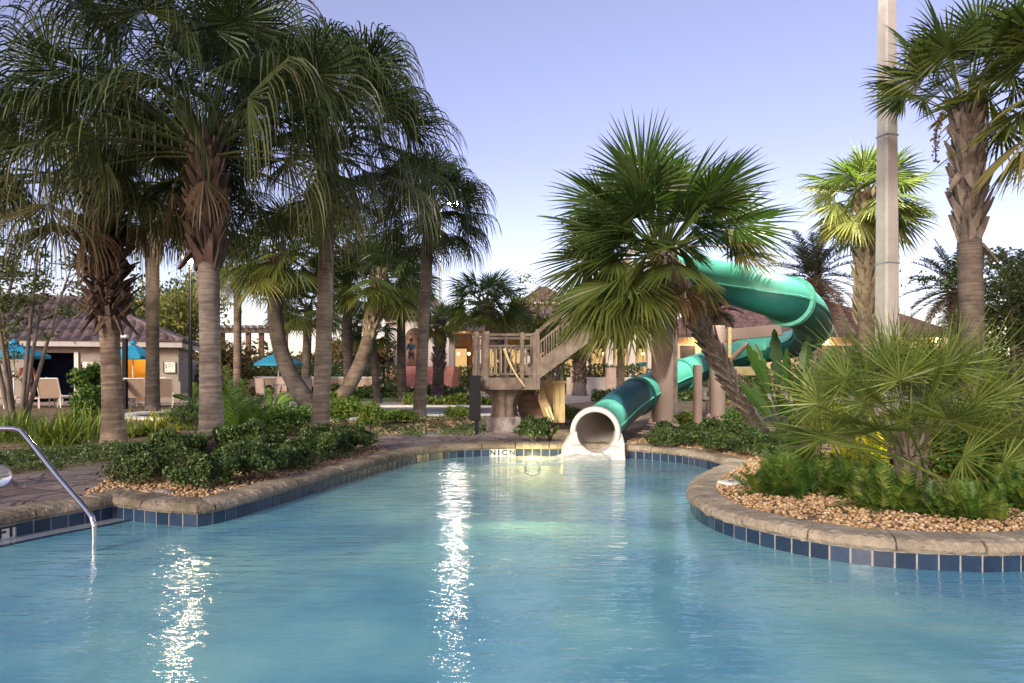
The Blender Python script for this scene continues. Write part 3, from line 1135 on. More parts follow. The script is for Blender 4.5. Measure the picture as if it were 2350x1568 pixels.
def fern(name, label, base, n, L, leaf='leaf_fern', seed=1, cat='fern', group=None, age=(0.02, 0.3), ll=0.07, w=0.012, el=(0.45, 1.35), spread=0.15, sag=1.1, nn_=22):
    rng = np.random.default_rng(seed)
    mb = MB()
    for i in range(n):
        pinnate(mb, rng, (rng.normal(0, spread), rng.normal(0, spread), 0), rng.random() * 6.283, rng.uniform(*el), L * rng.uniform(0.6, 1.15), nn_, sag, ll, rng.uniform(*age), w)
    o = mb.build(name, leaf)
    o.location = tuple(float(x) for x in base)
    tag(o, label, cat, group)
    return o


def broadleaf(mb, rng, base, az, el, Lp, L, w, sag=0.6, age=0.1, ragged=0.0):
    d = np.array([math.cos(el) * math.cos(az), math.cos(el) * math.sin(az), math.sin(el)])
    p = np.array(base, float)
    pts = [p.copy()]
    for k in range(6):
        p = p + d * Lp / 6
        d = nrm(d - UP * sag * 0.3 / 6)
        pts.append(p.copy())
    mb.tube(np.array(pts), np.linspace(0.025, 0.012, 7), 5, False, age=age)
    s = nrm(np.cross(d, (0, 1.0, 0)) + rng.normal(0, 0.35, 3))
    s = nrm(s - d * np.dot(s, d))
    K = 14
    for sd in (-1, 1):
        V = []
        q = p.copy()
        dd = d.copy()
        for k in range(K + 1):
            t = k / K
            wd = w / 2 * math.sin(math.pi * min(1, t * 0.93 + 0.05)) ** 0.7
            if ragged and k % 3 == 0:
                wd *= 1 - ragged * rng.random()
            nn = np.cross(s, dd)
            V += [q.copy(), q + s * sd * wd + nn * wd * 0.35]
            q = q + dd * L / K
            dd = nrm(dd - UP * sag / K)
        mb.add(V, [[2 * k, 2 * k + 1, 2 * k + 3, 2 * k + 2] for k in range(K)], np.clip(age + rng.normal(0, 0.04), 0, 1))


rng = np.random.default_rng(71)
mb = MB()
k = 0
while k < 420:
    r_ = rng.random()
    u, v = (rng.uniform(-60, 300), rng.uniform(1085, 1215)) if r_ < 0.5 else (rng.uniform(840, 1290), rng.uniform(980, 1035)) if r_ < 0.8 else (rng.uniform(1640, 2300), rng.uniform(1130, 1235))
    p = G(u, v, GZ)
    if in_poly(p[:2], cop_out):
        continue
    a = rng.random() * 6.28
    t = np.array([math.cos(a), math.sin(a), rng.normal(0, 0.25)]) * rng.uniform(0.012, 0.035)
    b_ = np.array([-math.sin(a), math.cos(a), rng.normal(0, 0.3)]) * rng.uniform(0.005, 0.012)
    c_ = p + UP * (0.016 if r_ < 0.8 else 0.045)
    mb.add([c_ - t, c_ - b_, c_ + t, c_ + b_], [[0, 1, 2, 3]], rng.uniform(0.6, 1.0))
    k += 1
tag(mb.build('leaf_litter', 'leaf_russet'), 'scattered dry fallen leaves on the flagstones and gravel', 'leaves', kind='stuff')
rr = G(375, 1132)
V = IV * (1 + rng.normal(0, 0.1, (len(IV), 1))) * np.array([0.19, 0.075, 0.045]) + rr
tag(MB().add(V, IF).build('garden_rock', 'stone', None, True), 'flat brown rock lying in the pebbles before the leftmost boxwood', 'rock')

# ---- big weeping fan palms on the left
weep = dict(leaf='leaf_weep', Lp=1.45, Rb=1.3, nseg=42, sag=0.35, droop=0.25, tip=0.7, wmax=0.025, fold=0.35, steps=8, joined=0.3)


def gtop(u, v, Y):
    return P(u, v, Y)


palm('fan_palm', 'tallest weeping fan palm rising straight from the clipped shrubs at the pool corner', G(486, 1050)[:2].tolist() + [GZ], gtop(474, 318, 9.3), r=(0.148, 0.13), seed=3, nl=64,
     trunk='trunk_a', boots=(0.60, 0.98, 44, 0.42, 0.42, 0.15, 0.1), bootmat='boot_dark', dead=2, age=(0.02, 0.35), flare=1.55, el=(1.5, -0.05), **{**weep, 'Lp': 1.65})
palm('fan_palm', 'weeping fan palm at far left with a shaggy brown ball of leaf bases', G(262, 1022)[:2].tolist() + [GZ], gtop(236, 395, 10.9), r=(0.155, 0.14), flare=1.55, seed=8, nl=58,
     trunk='trunk_c', boots=(0.47, 0.95, 190, 0.42, 0.85, 0.11, 0.2), bootmat='boot_dark', dead=6, age=(0.02, 0.45), el=(1.5, -0.2), **weep)
w4 = dict(weep)
w4.update(Lp=1.62, Rb=1.3)
palm('fan_palm', 'bowed weeping fan palm right of the corner palm, reddish ringed trunk', G(733, 1000)[:2].tolist() + [GZ], gtop(750, 325, 12.4), bend=(0.08, 0, 0), r=(0.155, 0.13), flare=1.5, seed=21, nl=70,
     trunk='trunk_b', boots=(0.74, 0.99, 30, 0.32, 0.3, 0.12), bootmat='boot_dark', dead=5, age=(0.02, 0.35), el=(1.5, -0.25), **w4)
w5 = dict(weep)
w5.update(Lp=1.0, Rb=1.1)
palm('fan_palm', 'slender weeping fan palm whose trunk stands in the gravel just left of the wooden deck', G(962, 958)[:2].tolist() + [GZ], gtop(985, 475, 17.2), r=(0.158, 0.14), seed=31, nl=54,
     trunk='trunk_b', boots=(0.86, 0.99, 14, 0.3, 0.5, 0.12), bootmat='boot_dark', dead=2, age=(0.02, 0.35), el=(1.5, -0.4), **w5)
w2 = dict(weep)
w2.update(Lp=1.2, Rb=1.3)
palm('fan_palm', 'dark-trunked weeping fan palm standing before the hut between the two left palms', G(350, 948)[:2].tolist() + [GZ], gtop(350, 440, 18.9), r=(0.185, 0.17), seed=41, nl=56,
     trunk='trunk_d', boots=(0.68, 0.98, 40, 0.42, 0.3, 0.16), bootmat='boot', dead=3, age=(0.05, 0.4), el=(1.5, -0.4), **w2)
# ---- sabal palms in the middle distance
sab = dict(leaf='leaf_sabal', Lp=0.95, Rb=0.95, nseg=34, sag=0.35, droop=0.35, tip=0.1, wmax=0.045, fold=0.4, joined=0.45)
palm('cabbage_palm', 'cabbage palm with a trunk curving out to the left and up beside the teal umbrella', P(728, 926, 21)[:2].tolist() + [GZ], gtop(655, 572, 21), bend=(-1.45, 0, -0.4), r=(0.27, 0.2), seed=51, nl=42, trunk='trunk_b',
     boots=(0.84, 1, 14, 0.5, 0.8, 0.14), bootmat='boot_dark', dead=6, **{**sab, 'Lp': 1.0, 'Rb': 1.2})
palm('cabbage_palm', 'cabbage palm leaning steeply to the right over the garden with a pale criss-cross upper trunk', P(752, 915, 22)[:2].tolist() + [GZ], gtop(868, 630, 22), bend=(0.62, 0, -0.95), r=(0.25, 0.17), seed=52, nl=40, trunk='trunk_c',
     boots=(0.62, 1, 54, 0.34, 0.35, 0.16), bootmat='boot_pale', dead=5, **{**sab, 'Lp': 1.0, 'Rb': 1.15})
palm('cabbage_palm', 'green cabbage palm behind the wooden deck rail with a spiky rounded head', P(1171, 905, 24)[:2].tolist() + [GZ], gtop(1108, 690, 23), bend=(0.5, 0, -0.2), r=(0.22, 0.2), seed=53, nl=40, trunk='trunk_b',
     boots=(0.3, 1, 60, 0.3, 0.5, 0.16), bootmat='boot', dead=3, **{**sab, 'Lp': 0.75, 'Rb': 0.85})
palm('cabbage_palm', 'small bright green cabbage palm beside the portico steps with a rough studded trunk', P(1003, 905, 30)[:2].tolist() + [GZ], gtop(1012, 735, 30), r=(0.26, 0.22), seed=54, nl=30, trunk='trunk_b',
     boots=(0.35, 1, 60, 0.3, 0.6, 0.16), bootmat='boot', **{**sab, 'leaf': 'leaf_bright', 'Lp': 0.5, 'Rb': 0.8})
palm('cabbage_palm', 'drooping olive palm behind the black lamp post near the hut', P(545, 905, 27)[:2].tolist() + [GZ], gtop(545, 610, 27), r=(0.16, 0.14), seed=55, nl=34, trunk='trunk_c', **{**weep, 'leaf': 'leaf_bright', 'Lp': 0.8, 'Rb': 1.2, 'tip': 0.5})
palm('cabbage_palm', 'dark bushy palm filling the gap between the two forked palm trunks', P(700, 900, 30)[:2].tolist() + [GZ], gtop(708, 700, 30), r=(0.2, 0.18), seed=56, nl=46, trunk='trunk_b', **{**sab, 'Lp': 1.0, 'Rb': 1.1})
palm('cabbage_palm', 'low fan palm head behind the leaning trunk', P(868, 900, 26)[:2].tolist() + [GZ], gtop(850, 745, 26), r=(0.15, 0.12), seed=57, nl=28, trunk='trunk_b', **{**sab, 'Lp': 0.6, 'Rb': 0.7})
palm('cabbage_palm', 'thin dark palm trunk in front of the portico, head lost among the bigger crowns', P(925, 906, 27)[:2].tolist() + [GZ], gtop(925, 640, 27), bend=(-0.15, 0, 0), r=(0.18, 0.15), seed=58, nl=30, trunk='trunk_b', dead=3, **{**sab, 'Lp': 0.8, 'Rb': 1.0})
# tiny palms far beyond
far0 = None
for k, (u, v, Y, lb) in enumerate(((788, 730, 70, 'distant dark palm silhouetted above the hedge, left one of two'), (826, 757, 75, 'distant dark palm silhouetted beside the leaning trunk'), (1392, 760, 60, 'distant palm seen below the fronds of the leaning sabal'))):
    b = P(u, 0, Y)
    if far0 is None:
        far0 = palm('cabbage_palm', lb, [b[0], Y, GZ], gtop(u, v, Y), r=(0.22, 0.2), seed=60, nl=22, trunk='trunk_b', group='distant palms on the skyline', **{**sab, 'Lp': 0.7, 'Rb': 0.9, 'nseg': 18, 'leaf': 'leaf_date'})
    else:
        copy_thing(far0, [b[0], Y, GZ], lb, 0, 0.92)
# dark fan heads hanging just under the big crowns
palm('cabbage_palm', 'yellowing palm head hanging between the corner palm and the bowed palm', P(800, 900, 25)[:2].tolist() + [GZ], gtop(795, 560, 25), r=(0.18, 0.16), seed=61, nl=34, trunk='trunk_b', dead=4, age=(0.2, 0.6), **{**sab, 'Lp': 1.0, 'Rb': 1.1})

# ---- the leaning sabal over the slide
bl = G(1758, 1000)
palm('cabbage_palm', 'large cabbage palm leaning left across the slide, grey shaggy trunk and broad spiky crown', bl, gtop(1515, 572, 10.2), bend=(0.10, 0.15, -0.3), r=(0.13, 0.12), flare=1.5, seed=77, nl=96, right_min=0.42, trunk='bark', rings=0.0,
     boots=(0.2, 0.95, 130, 0.4, 0.06, 0.07), bootmat='boot_grey', dead=12, leaf='leaf_sabal', Lp=1.0, Rb=0.95, nseg=46, sag=0.28, droop=0.18, tip=0.03, wmax=0.042, fold=0.45, joined=0.45, el=(1.5, -0.55), age=(0.0, 0.3),
     extra=((0.1, 0.4, 1.1, 0.95, 0.42), (0.0, 0.12, 1.2, 0.8, 0.5), (6.0, -0.6, 0.8, 0.6, 0.55), (3.3, -0.6, 1.2, 0.95, 0.25), (3.6, -0.8, 1.15, 1.0, 0.3), (3.9, -0.95, 1.0, 0.95, 0.3), (3.1, -0.4, 1.25, 0.9, 0.18)))
# ---- right hand palms
palm('cabbage_palm', 'tall cabbage palm at right, grey trunk ringed by upturned leaf bases', [XU(2236, 9.6), 9.6, GZ], gtop(2218, 232, 9.6), r=(0.155, 0.15), flare=1.5, seed=81, nl=30, trunk='trunk_b',
     boots=(0.60, 0.99, 64, 0.33, 0.33, 0.12, 0.03), bootmat='boot', leaf='leaf_sabal', Lp=0.95, Rb=0.66, nseg=34, sag=0.2, droop=0.4, tip=0.03, wmax=0.04, fold=0.4, el=(1.5, 0.4), age=(0.0, 0.3),
     extra=((3.3, 0.1, 0.95, 0.55, 0.05), (3.6, 0.7, 0.8, 0.55, 0.1)))
tp_ = bpy.data.objects['crown' if False else [o.name for o in bpy.data.objects if o.type == 'EMPTY' and str(o.get('label', '')).startswith('tall cabbage palm')][0]]
rng = np.random.default_rng(5)
mb = MB()
pth = bez(P(2205, 250, 9.5), P(2148, 372, 9.3), P(2140, 235, 9.3), 24)
mb.tube(pth, 0.008, 5)
for q in pth[9:]:
    leaf_cloud(mb, rng, q, (0.05, 0.05, 0.05), 14, 0.02, (0.7, 1.0), 0.3, 0.2, asp=0.9)
mb.build('seed_cluster', 'leaf_date', tp_)
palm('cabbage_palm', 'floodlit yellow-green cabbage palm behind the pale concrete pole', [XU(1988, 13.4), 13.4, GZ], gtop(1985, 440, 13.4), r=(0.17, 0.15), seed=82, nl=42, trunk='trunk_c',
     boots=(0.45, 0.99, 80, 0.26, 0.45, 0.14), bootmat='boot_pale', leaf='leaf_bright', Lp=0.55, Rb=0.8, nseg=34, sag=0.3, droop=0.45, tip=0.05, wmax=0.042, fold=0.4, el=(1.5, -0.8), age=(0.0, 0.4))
palm('cabbage_palm', 'palm rooted beyond the right edge, its olive fronds entering the corner of the view', [XU(2540, 8.6), 8.6, GZ], gtop(2520, 165, 8.6), r=(0.19, 0.15), seed=83, nl=40, trunk='trunk_b', leaf='leaf_sabal', Lp=1.0, Rb=0.9, nseg=32, sag=0.4, droop=0.4, tip=0.05, wmax=0.04, fold=0.4, el=(1.4, -0.6), age=(0.1, 0.5))


def date_palm(label, u, vtop, Y, seed, n=46, L=2.6, brown=0.25, r=0.3):
    rng = np.random.default_rng(seed)
    b = np.array([XU(u, Y), Y, GZ])
    t = P(u, vtop, Y)
    o = thing('date_palm', b, label, 'palm tree', 'date palms in front of the clubhouse')
    path = bez(b, t, None, 20)
    trunk_mesh(path, r, r * 0.9, rng).build('trunk', 'bark', o, True)
    boots_mesh(path, r, rng, 0.2, 1, 80, 0.28, 0.5, 0.2).build('leaf_bases', 'boot_dark', o)
    mb = MB()
    for i in range(n):
        q = i / n
        pinnate(mb, rng, t, i * 2.4 + rng.normal(0, 0.2), 1.4 - 2.2 * q, L * rng.uniform(0.8, 1.1), 44, 0.9, 0.42, 0.05 + brown * 3 * max(0, q - 0.45) + rng.uniform(0, 0.05), 0.035)
    mb.build('crown', 'leaf_date', o)
    return o


date_palm('brown skirted date palm directly behind the upper slide bend', 1868, 640, 30, 90, brown=0.6, L=2.8)
date_palm('dark feathery date palm between the concrete pole and the tall right palm', 2196, 668, 30, 91, brown=0.3, L=2.5)
date_palm('date palm at the right edge with brown arching fronds over the clubhouse end', 2345, 690, 28, 92, brown=0.8, L=2.6)
date_palm('small date palm seen through the gap under the upper slide', 1640, 715, 34, 93, n=26, L=1.5)
date_palm('stumpy date palm with a studded trunk behind the yellow stair gate', 1330, 800, 34, 94, n=20, L=1.1)

# ---- airy small-leaved tree at far left


def airy_tree(name, label, base, hts, seed, leaf='leaf_tree', n=4200, rad=1.9, zc=3.0, stems=6, ls=0.05, cl=34, cs=0.33, spreadx=1.0, group=None):
    rng = np.random.default_rng(seed)
    base = np.array(base, float)
    o = thing(name, base, label, 'tree', group)
    ms = MB()
    ml = MB()
    ends = []
    for k in range(stems):
        a = k / stems * 6.28 + rng.random()
        e = base + np.array([math.cos(a) * rad * 0.5 * spreadx, math.sin(a) * rad * 0.5, hts * rng.uniform(0.7, 1.0)])
        c = (base + e) / 2 + np.array([math.cos(a) * 0.15, math.sin(a) * 0.15, hts * 0.15])
        pth = bez(base + np.array([math.cos(a), math.sin(a), 0]) * 0.12 - UP * 0.05, e, c, 16)
        ms.tube(pth, np.linspace(0.055, 0.012, 16), 7)
        for j in range(cl // stems):
            q = rng.integers(6, 16)
            s = pth[q]
            e2 = s + nrm(rng.normal(0, 1, 3) * np.array([1, 1, 0.6]) + UP * 0.3) * (0.4 + rng.random() * rad * 0.5) * min(1, rad)
            ms.tube(bez(s, e2, (s + e2) / 2 + UP * 0.1, 6), np.linspace(0.014, 0.004, 6), 4, False)
            ends += [e2, (s + e2) / 2]
    for e in ends:
        leaf_cloud(ml, rng, e, (cs, cs, cs * 0.7), n // len(ends), ls, (0.02, 0.5), 0.4, 0.1)
    ms.build('trunk', 'bark', o, True)
    ml.build('crown', leaf, o)
    return o


airy_tree('small_tree', 'airy multi-stemmed small-leaved tree at the left edge before the hut roof', [XU(40, 15), 15, GZ], 4.6, 101, n=5200, rad=2.2, stems=7, cl=60)
airy_tree('small_tree', 'second airy tree left of the hut ridge with bare pale stems', [XU(-60, 17), 17, GZ], 5.0, 102, n=4200, rad=2.2, stems=6, cl=50)
airy_tree('small_tree', 'leafy tree with autumn tinted leaves behind the right edge of the needle palm', [XU(2340, 13), 13, GZ], 3.0, 103, n=7000, rad=1.5, stems=6, cl=54, cs=0.4)
airy_tree('small_tree', 'dark shade tree behind the hut ridge', [XU(330, 45), 45, GZ], 7.0, 104, n=7000, rad=5, stems=7, cl=70, cs=1.4, ls=0.16)
airy_tree('small_tree', 'bright green tree behind the hut seen between palm trunks', [XU(410, 40), 40, GZ], 5.4, 105, 'leaf_bright', n=6000, rad=3, stems=6, cl=60, cs=1.0, ls=0.14)
airy_tree('small_tree', 'russet leaved shrub tree beside the pergola', [XU(525, 28), 28, GZ], 2.1, 106, 'leaf_russet', n=4000, rad=1.1, stems=7, cl=56, cs=0.45, ls=0.08)
airy_tree('small_tree', 'olive rounded tree behind the low wall left of the portico', [XU(835, 40), 40, GZ], 2.8, 107, 'leaf_russet', n=6000, rad=2.4, stems=7, cl=60, cs=0.7, ls=0.12)
airy_tree('small_tree', 'loose green tree behind the deck stairs under the clubhouse roof', [XU(1262, 26), 26, GZ], 3.7, 108, 'leaf_bright', n=11000, rad=2.3, stems=7, cl=90, cs=0.5, ls=0.07)
airy_tree('small_tree', 'green bushy tree at the left end of the hut wall', [XU(205, 23), 23, GZ], 1.3, 109, 'leaf_broad', n=1600, rad=0.45, stems=5, cl=20, cs=0.28, ls=0.09)

# ---- boxwood shrubs at the left corner
BX = [(330, 1116, 0.31, 0.25, 'rounded boxwood shrub nearest the flagstone path, leftmost of the clipped row'), (462, 1130, 0.29, 0.20, 'boxwood shrub in front of the corner palm trunk, closest to the coping corner'),
      (575, 1110, 0.31, 0.23, 'boxwood shrub just right of the corner palm trunk'), (658, 1084, 0.33, 0.22, 'wide boxwood shrub midway between the corner palm and the bowed palm'), (735, 1062, 0.35, 0.25, 'boxwood shrub at the foot of the bowed palm trunk'),
      (808, 1042, 0.33, 0.22, 'boxwood shrub at the right end of the clipped row'), (398, 1070, 0.38, 0.27, 'boxwood shrub behind the row, left of the corner palm trunk'), (570, 1060, 0.42, 0.28, 'low boxwood shrub tucked behind the corner palm'),
      (1225, 1018, 0.28, 0.24, 'small boxwood shrub beside the stone plinth left of the slide mouth'), (1538, 1030, 0.33, 0.24, 'low glossy shrub below the tan column right of the slide mouth'), (1660, 1046, 0.42, 0.27, 'low glossy shrub in the gravel at the foot of the leaning palm'),
      (1735, 1056, 0.30, 0.22, 'small glossy shrub where the leaning palm meets the ground'), (1610, 1018, 0.35, 0.22, 'dark low shrub behind the slim tan post')]
protos = []
for k in range(3):
    r = 0.4
    protos.append(None)
for k, (u, v, r, h, lb) in enumerate(BX):
    b = G(u, v)
    b[1] += r * 0.6
    b[0] = XU(u, b[1])
    i = k % 3
    if protos[i] is None:
        protos[i] = shrub('boxwood_shrub', lb, b, (r, r, h), 6500, 0.021, 'leaf_box', 200 + k, group='clipped boxwood shrubs', lump=0.28, sub=1)
        protos[i]['r0'] = r
        protos[i]['h0'] = h
    else:
        c = copy_thing(protos[i], b, lb, k * 1.3, None)
        c.scale = (r / protos[i]['r0'], r / protos[i]['r0'], h / protos[i]['h0'])
for p_ in protos:
    del p_['r0'], p_['h0']
for o in list(bpy.data.objects):
    for q in ('r0', 'h0'):
        if q in o:
            del o[q]

# ---- ground cover strip and mid plants on the left
rng = np.random.default_rng(9)
mb = MB()
gcp = np.array(gp([(-260, 1118), (0, 1092), (150, 1076), (262, 1060), (420, 1030), (300, 1022), (150, 1035), (0, 1045), (-260, 1060)]))
lo, hi = gcp.min(0), gcp.max(0)
k = 0
while k < 330:
    p = rng.uniform(lo, hi)
    if in_poly(p, gcp):
        leaf_cloud(mb, rng, (*p, GZ + 0.03), (0.16, 0.16, 0.085), 34, 0.022, (0.02, 0.5), 0.3, 0.2)
        k += 1
tag(mb.build('ground_cover', 'leaf_box'), 'low dark green ground cover running behind the flagstone path', 'ground cover', kind='stuff')
mb = MB()
for k in range(420):
    u, v = rng.uniform(560, 1120), rng.uniform(958, 1003)
    p = G(u, v)
    leaf_cloud(mb, rng, (p[0], p[1], GZ + 0.02), (0.2, 0.2, 0.05), 16, 0.03, (0.1, 0.6), 0.3, 0.2)
tag(mb.build('ground_cover', 'leaf_box'), 'sparse green ground cover in the gravel between the bowed palm and the deck', 'ground cover', kind='stuff')

LILY = [(40, 1012, 'arching strap-leaved plant at the left edge above the handrail'), (110, 1020, 'arching strap-leaved plant right of the one at the left edge'), (165, 1005, 'strap-leaved clump in front of the left palm trunk')]
for k, (u, v, lb) in enumerate(LILY):
    tuft('strap_leaf_plant', lb, G(u, v) + np.array([0, 0.3, 0]), 420, 0.62, 0.022, 'leaf_lily', 300 + k, (0.5, 1.5), 1.6, 0.18, (0.02, 0.5), group='strap-leaved plants by the left lawn', clumps=4, cr=0.28)
tuft('strap_leaf_plant', 'yellow green strap-leaved plant at the base of the dark-trunked palm', G(400, 985), 260, 0.5, 0.03, 'leaf_yellow', 310, (0.4, 1.4), 1.2, 0.15, (0.0, 0.35), clumps=4, cr=0.3)
tuft('strap_leaf_plant', 'loose yellowish strap-leaved plant right of the left palm trunk', G(325, 1000), 220, 0.42, 0.03, 'leaf_lily', 311, (0.4, 1.4), 1.2, 0.15, (0.2, 0.7), clumps=4, cr=0.3)
fern('cycad', 'fresh green feathery cycad right behind the corner palm trunk', G(545, 1018), 26, 1.15, 'leaf_fern', 320, 'cycad', el=(0.5, 1.45), spread=0.06, ll=0.22, w=0.014, sag=0.6, nn_=34)
for k, (u, v, r, h, leaf, ls, lb) in enumerate([
    (625, 1000, 0.55, 0.36, 'leaf_broad', 0.06, 'glossy dark green shrub between the corner palm and the bowed palm'),
    (675, 990, 0.5, 0.34, 'leaf_broad', 0.06, 'glossy shrub touching the left side of the bowed palm trunk'),
    (785, 985, 0.42, 0.42, 'leaf_lily', 0.06, 'light green shrub right of the bowed palm trunk'),
    (850, 995, 0.25, 0.4, 'leaf_lily', 0.05, 'spindly sapling at the left end of the stone path'),
    (910, 975, 0.45, 0.22, 'leaf_lily', 0.06, 'low leafy plant left of the slender palm trunk'),
    (1050, 968, 0.3, 0.25, 'leaf_lily', 0.05, 'small leafy plant between the slender palm and the black sign board'),
    (440, 1000, 0.45, 0.42, 'leaf_box', 0.045, 'dark shrub left behind the corner palm trunk'),
    (205, 985, 0.35, 0.65, 'leaf_broad', 0.07, 'dark upright bush between the loungers and the left palm'),
    (1300, 975, 0.5, 0.3, 'leaf_lily', 0.05, 'green shrub right of the yellow stair gate'),
    (1048, 893, 0.95, 0.72, 'leaf_bright', 0.11, 'round bright green bush left of the wooden deck'),
    (520, 930, 0.6, 0.5, 'leaf_lily', 0.08, 'yellow green bush behind the corner palm'),
    (600, 915, 0.5, 0.4, 'leaf_russet', 0.08, 'russet bush left of the patio table'),
    (770, 938, 0.7, 0.35, 'leaf_lily', 0.07, 'leafy bush at the foot of the leaning cabbage palm'),
    (1900, 1010, 0.55, 0.45, 'leaf_yellow', 0.05, 'yellow lit bush behind the needle palm'),
    (1700, 985, 0.4, 0.3, 'leaf_broad', 0.05, 'dark shrub behind the leaning palm base'),
    (1560, 985, 0.35, 0.22, 'leaf_lily', 0.05, 'small shrub between the two tan posts'),
    (2010, 925, 1.1, 0.75, 'leaf_tree', 0.06, 'mixed green bush behind the needle palm left half'),
    (2200, 925, 1.2, 0.72, 'leaf_broad', 0.06, 'mixed green bush behind the needle palm right half'),
    (2330, 980, 0.7, 0.9, 'leaf_tree', 0.06, 'dense leafy bush at the right edge'),
]):
    b = G(u, v)
    shrub('garden_shrub', lb, b, (r, r, h), int(2600 if v > 960 else 2200), ls * 0.62 if v > 960 else ls, leaf, 400 + k, stems=6, age=(0.02, 0.5))

for k, (x, y, r, h, leaf, lb) in enumerate(((4.9, 7.4, 0.5, 0.4, 'leaf_broad', 'dark shrub on the far right bed beyond the needle palm'), (6.6, 8.6, 0.7, 0.5, 'leaf_tree', 'wide shrub between the tall right palm and the pool corner'),
        (7.8, 6.6, 0.6, 0.45, 'leaf_lily', 'light green shrub nearest the right pool corner'), (5.6, 9.9, 0.6, 0.45, 'leaf_broad', 'dark shrub left of the tall right palm foot'), (9.2, 9.5, 0.9, 0.7, 'leaf_tree', 'large shrub at the right end of the bed'))):
    shrub('garden_shrub', lb, (x, y, GZ), (r, r, h), 2400, 0.04, leaf, 480 + k, stems=6, age=(0.02, 0.5))


# hedges
def hedge(label, x0, x1, Y, z0, z1, th, seed, leaf='leaf_box', n=5000, ls=0.09):
    rng = np.random.default_rng(seed)
    m = MB()
    p = rng.uniform([x0, Y - th / 2, z0], [x1, Y + th / 2, z1], (n, 3))
    p[:, 2] += 0.08 * np.sin(p[:, 0] * 3) + rng.normal(0, 0.04, n)
    nn = nrm(rng.normal(0, 1, (n, 3)) + np.array([0, -0.5, 0.6]))
    t = nrm(np.cross(nn, rng.normal(0, 1, (n, 3))))
    b = np.cross(nn, t)
    V = np.stack([p - t * ls, p - b * ls * 0.5, p + t * ls, p + b * ls * 0.5], 1).reshape(-1, 3)
    m.add(V, np.arange(n * 4).reshape(-1, 4), np.repeat(rng.uniform(0.02, 0.5, n), 4))
    return tag(m.build('hedge', leaf), label, 'hedge')


hedge('long clipped hedge on top of the low stone wall', -20, -5.3, 33.2, GZ, 1.75, 1.0, 501, n=9000)
hedge('low hedge strip across the lawn left of the slender palm', -9.5, -2.0, 30.6, GZ, 0.75, 0.6, 502, n=4000)
hedge('low green hedge between the stairs and the far loungers', 3.2, 9.5, 27.4, GZ, 0.7, 0.5, 503, n=3500)
hedge('low green plants along the lazy river kerb right of the slender palm', -3.8, 0.5, 23.9, GZ, 0.55, 0.5, 504, 'leaf_lily', n=3000, ls=0.07)
hedge('leafy hedge in front of the restaurant terrace behind the deck', -2.8, 7.0, 36.5, GZ, 1.75, 1.0, 508, 'leaf_tree', n=7000)
hedge('dark hedge behind the hut beside the black lamp post', -14.5, -9.0, 34.5, GZ, 2.2, 1.0, 505, 'leaf_russet', n=5000)
hedge('tall dark hedge closing the garden behind the slide posts', 7.5, 16.0, 38, GZ, 1.6, 1.0, 506, n=5000)
hedge('hedge before the clubhouse wall on the right', 14.0, 30.0, 34.0, GZ, 2.2, 1.2, 507, 'leaf_tree', n=9000, ls=0.11)

# far wood band on the horizon
rng = np.random.default_rng(77)
mb = MB()
for k in range(150):
    x = rng.uniform(-150, 190)
    Y = rng.uniform(120, 150)
    hh = rng.uniform(3.2, 6.5)
    leaf_cloud(mb, rng, (x, Y, hh * 0.45), (rng.uniform(3, 6), 3, hh * 0.6), 110, 0.7, (0.02, 0.4), 0.3, 0.4)
tag(mb.build('far_wood', 'leaf_tree'), 'band of distant trees along the horizon behind the resort', 'trees', kind='stuff')

# ---- right bed plants
# needle / silver saw palm
rng = np.random.default_rng(600)
nb = G(2088, 1112)
o = thing('needle_palm', nb, 'large clumping needle palm with silvery starburst fans in the right gravel bed', 'palm shrub')
ms = MB()
for k in range(8):
    a = k * 0.785
    e = nb + np.array([math.cos(a) * 0.16, math.sin(a) * 0.16, rng.uniform(0.35, 0.6)])
    ms.tube(bez(nb + np.array([math.cos(a) * 0.07, math.sin(a) * 0.07, -0.03]), e, None, 8), np.linspace(0.05, 0.035, 8), 8, jit=0.05, rng=rng)
ms.build('stem', 'boot', o, True)
boots_mesh(bez(nb, nb + UP * 0.5, None, 8), 0.13, rng, 0, 1, 46, 0.24, 0.3, 0.06).build('leaf_bases', 'boot', o)
mb = MB()
for k in range(80):
    a = k * 2.39996
    q = k / 80
    e = 1.5 - 1.42 * q ** 0.9 + rng.normal(0, 0.09)
    b = nb + np.array([math.cos(a) * 0.12, math.sin(a) * 0.12, 0.45 - 0.2 * q])
    fan(mb, rng, b, a, e, rng.uniform(0.68, 1.0), rng.uniform(0.52, 0.7), 30, 0.22, 0.1, 0.0, 2.0, 0.017, rng.uniform(0.02, 0.3), 0.1, 0.18, pr=0.006)
mb.build('crown', 'leaf_needle', o)

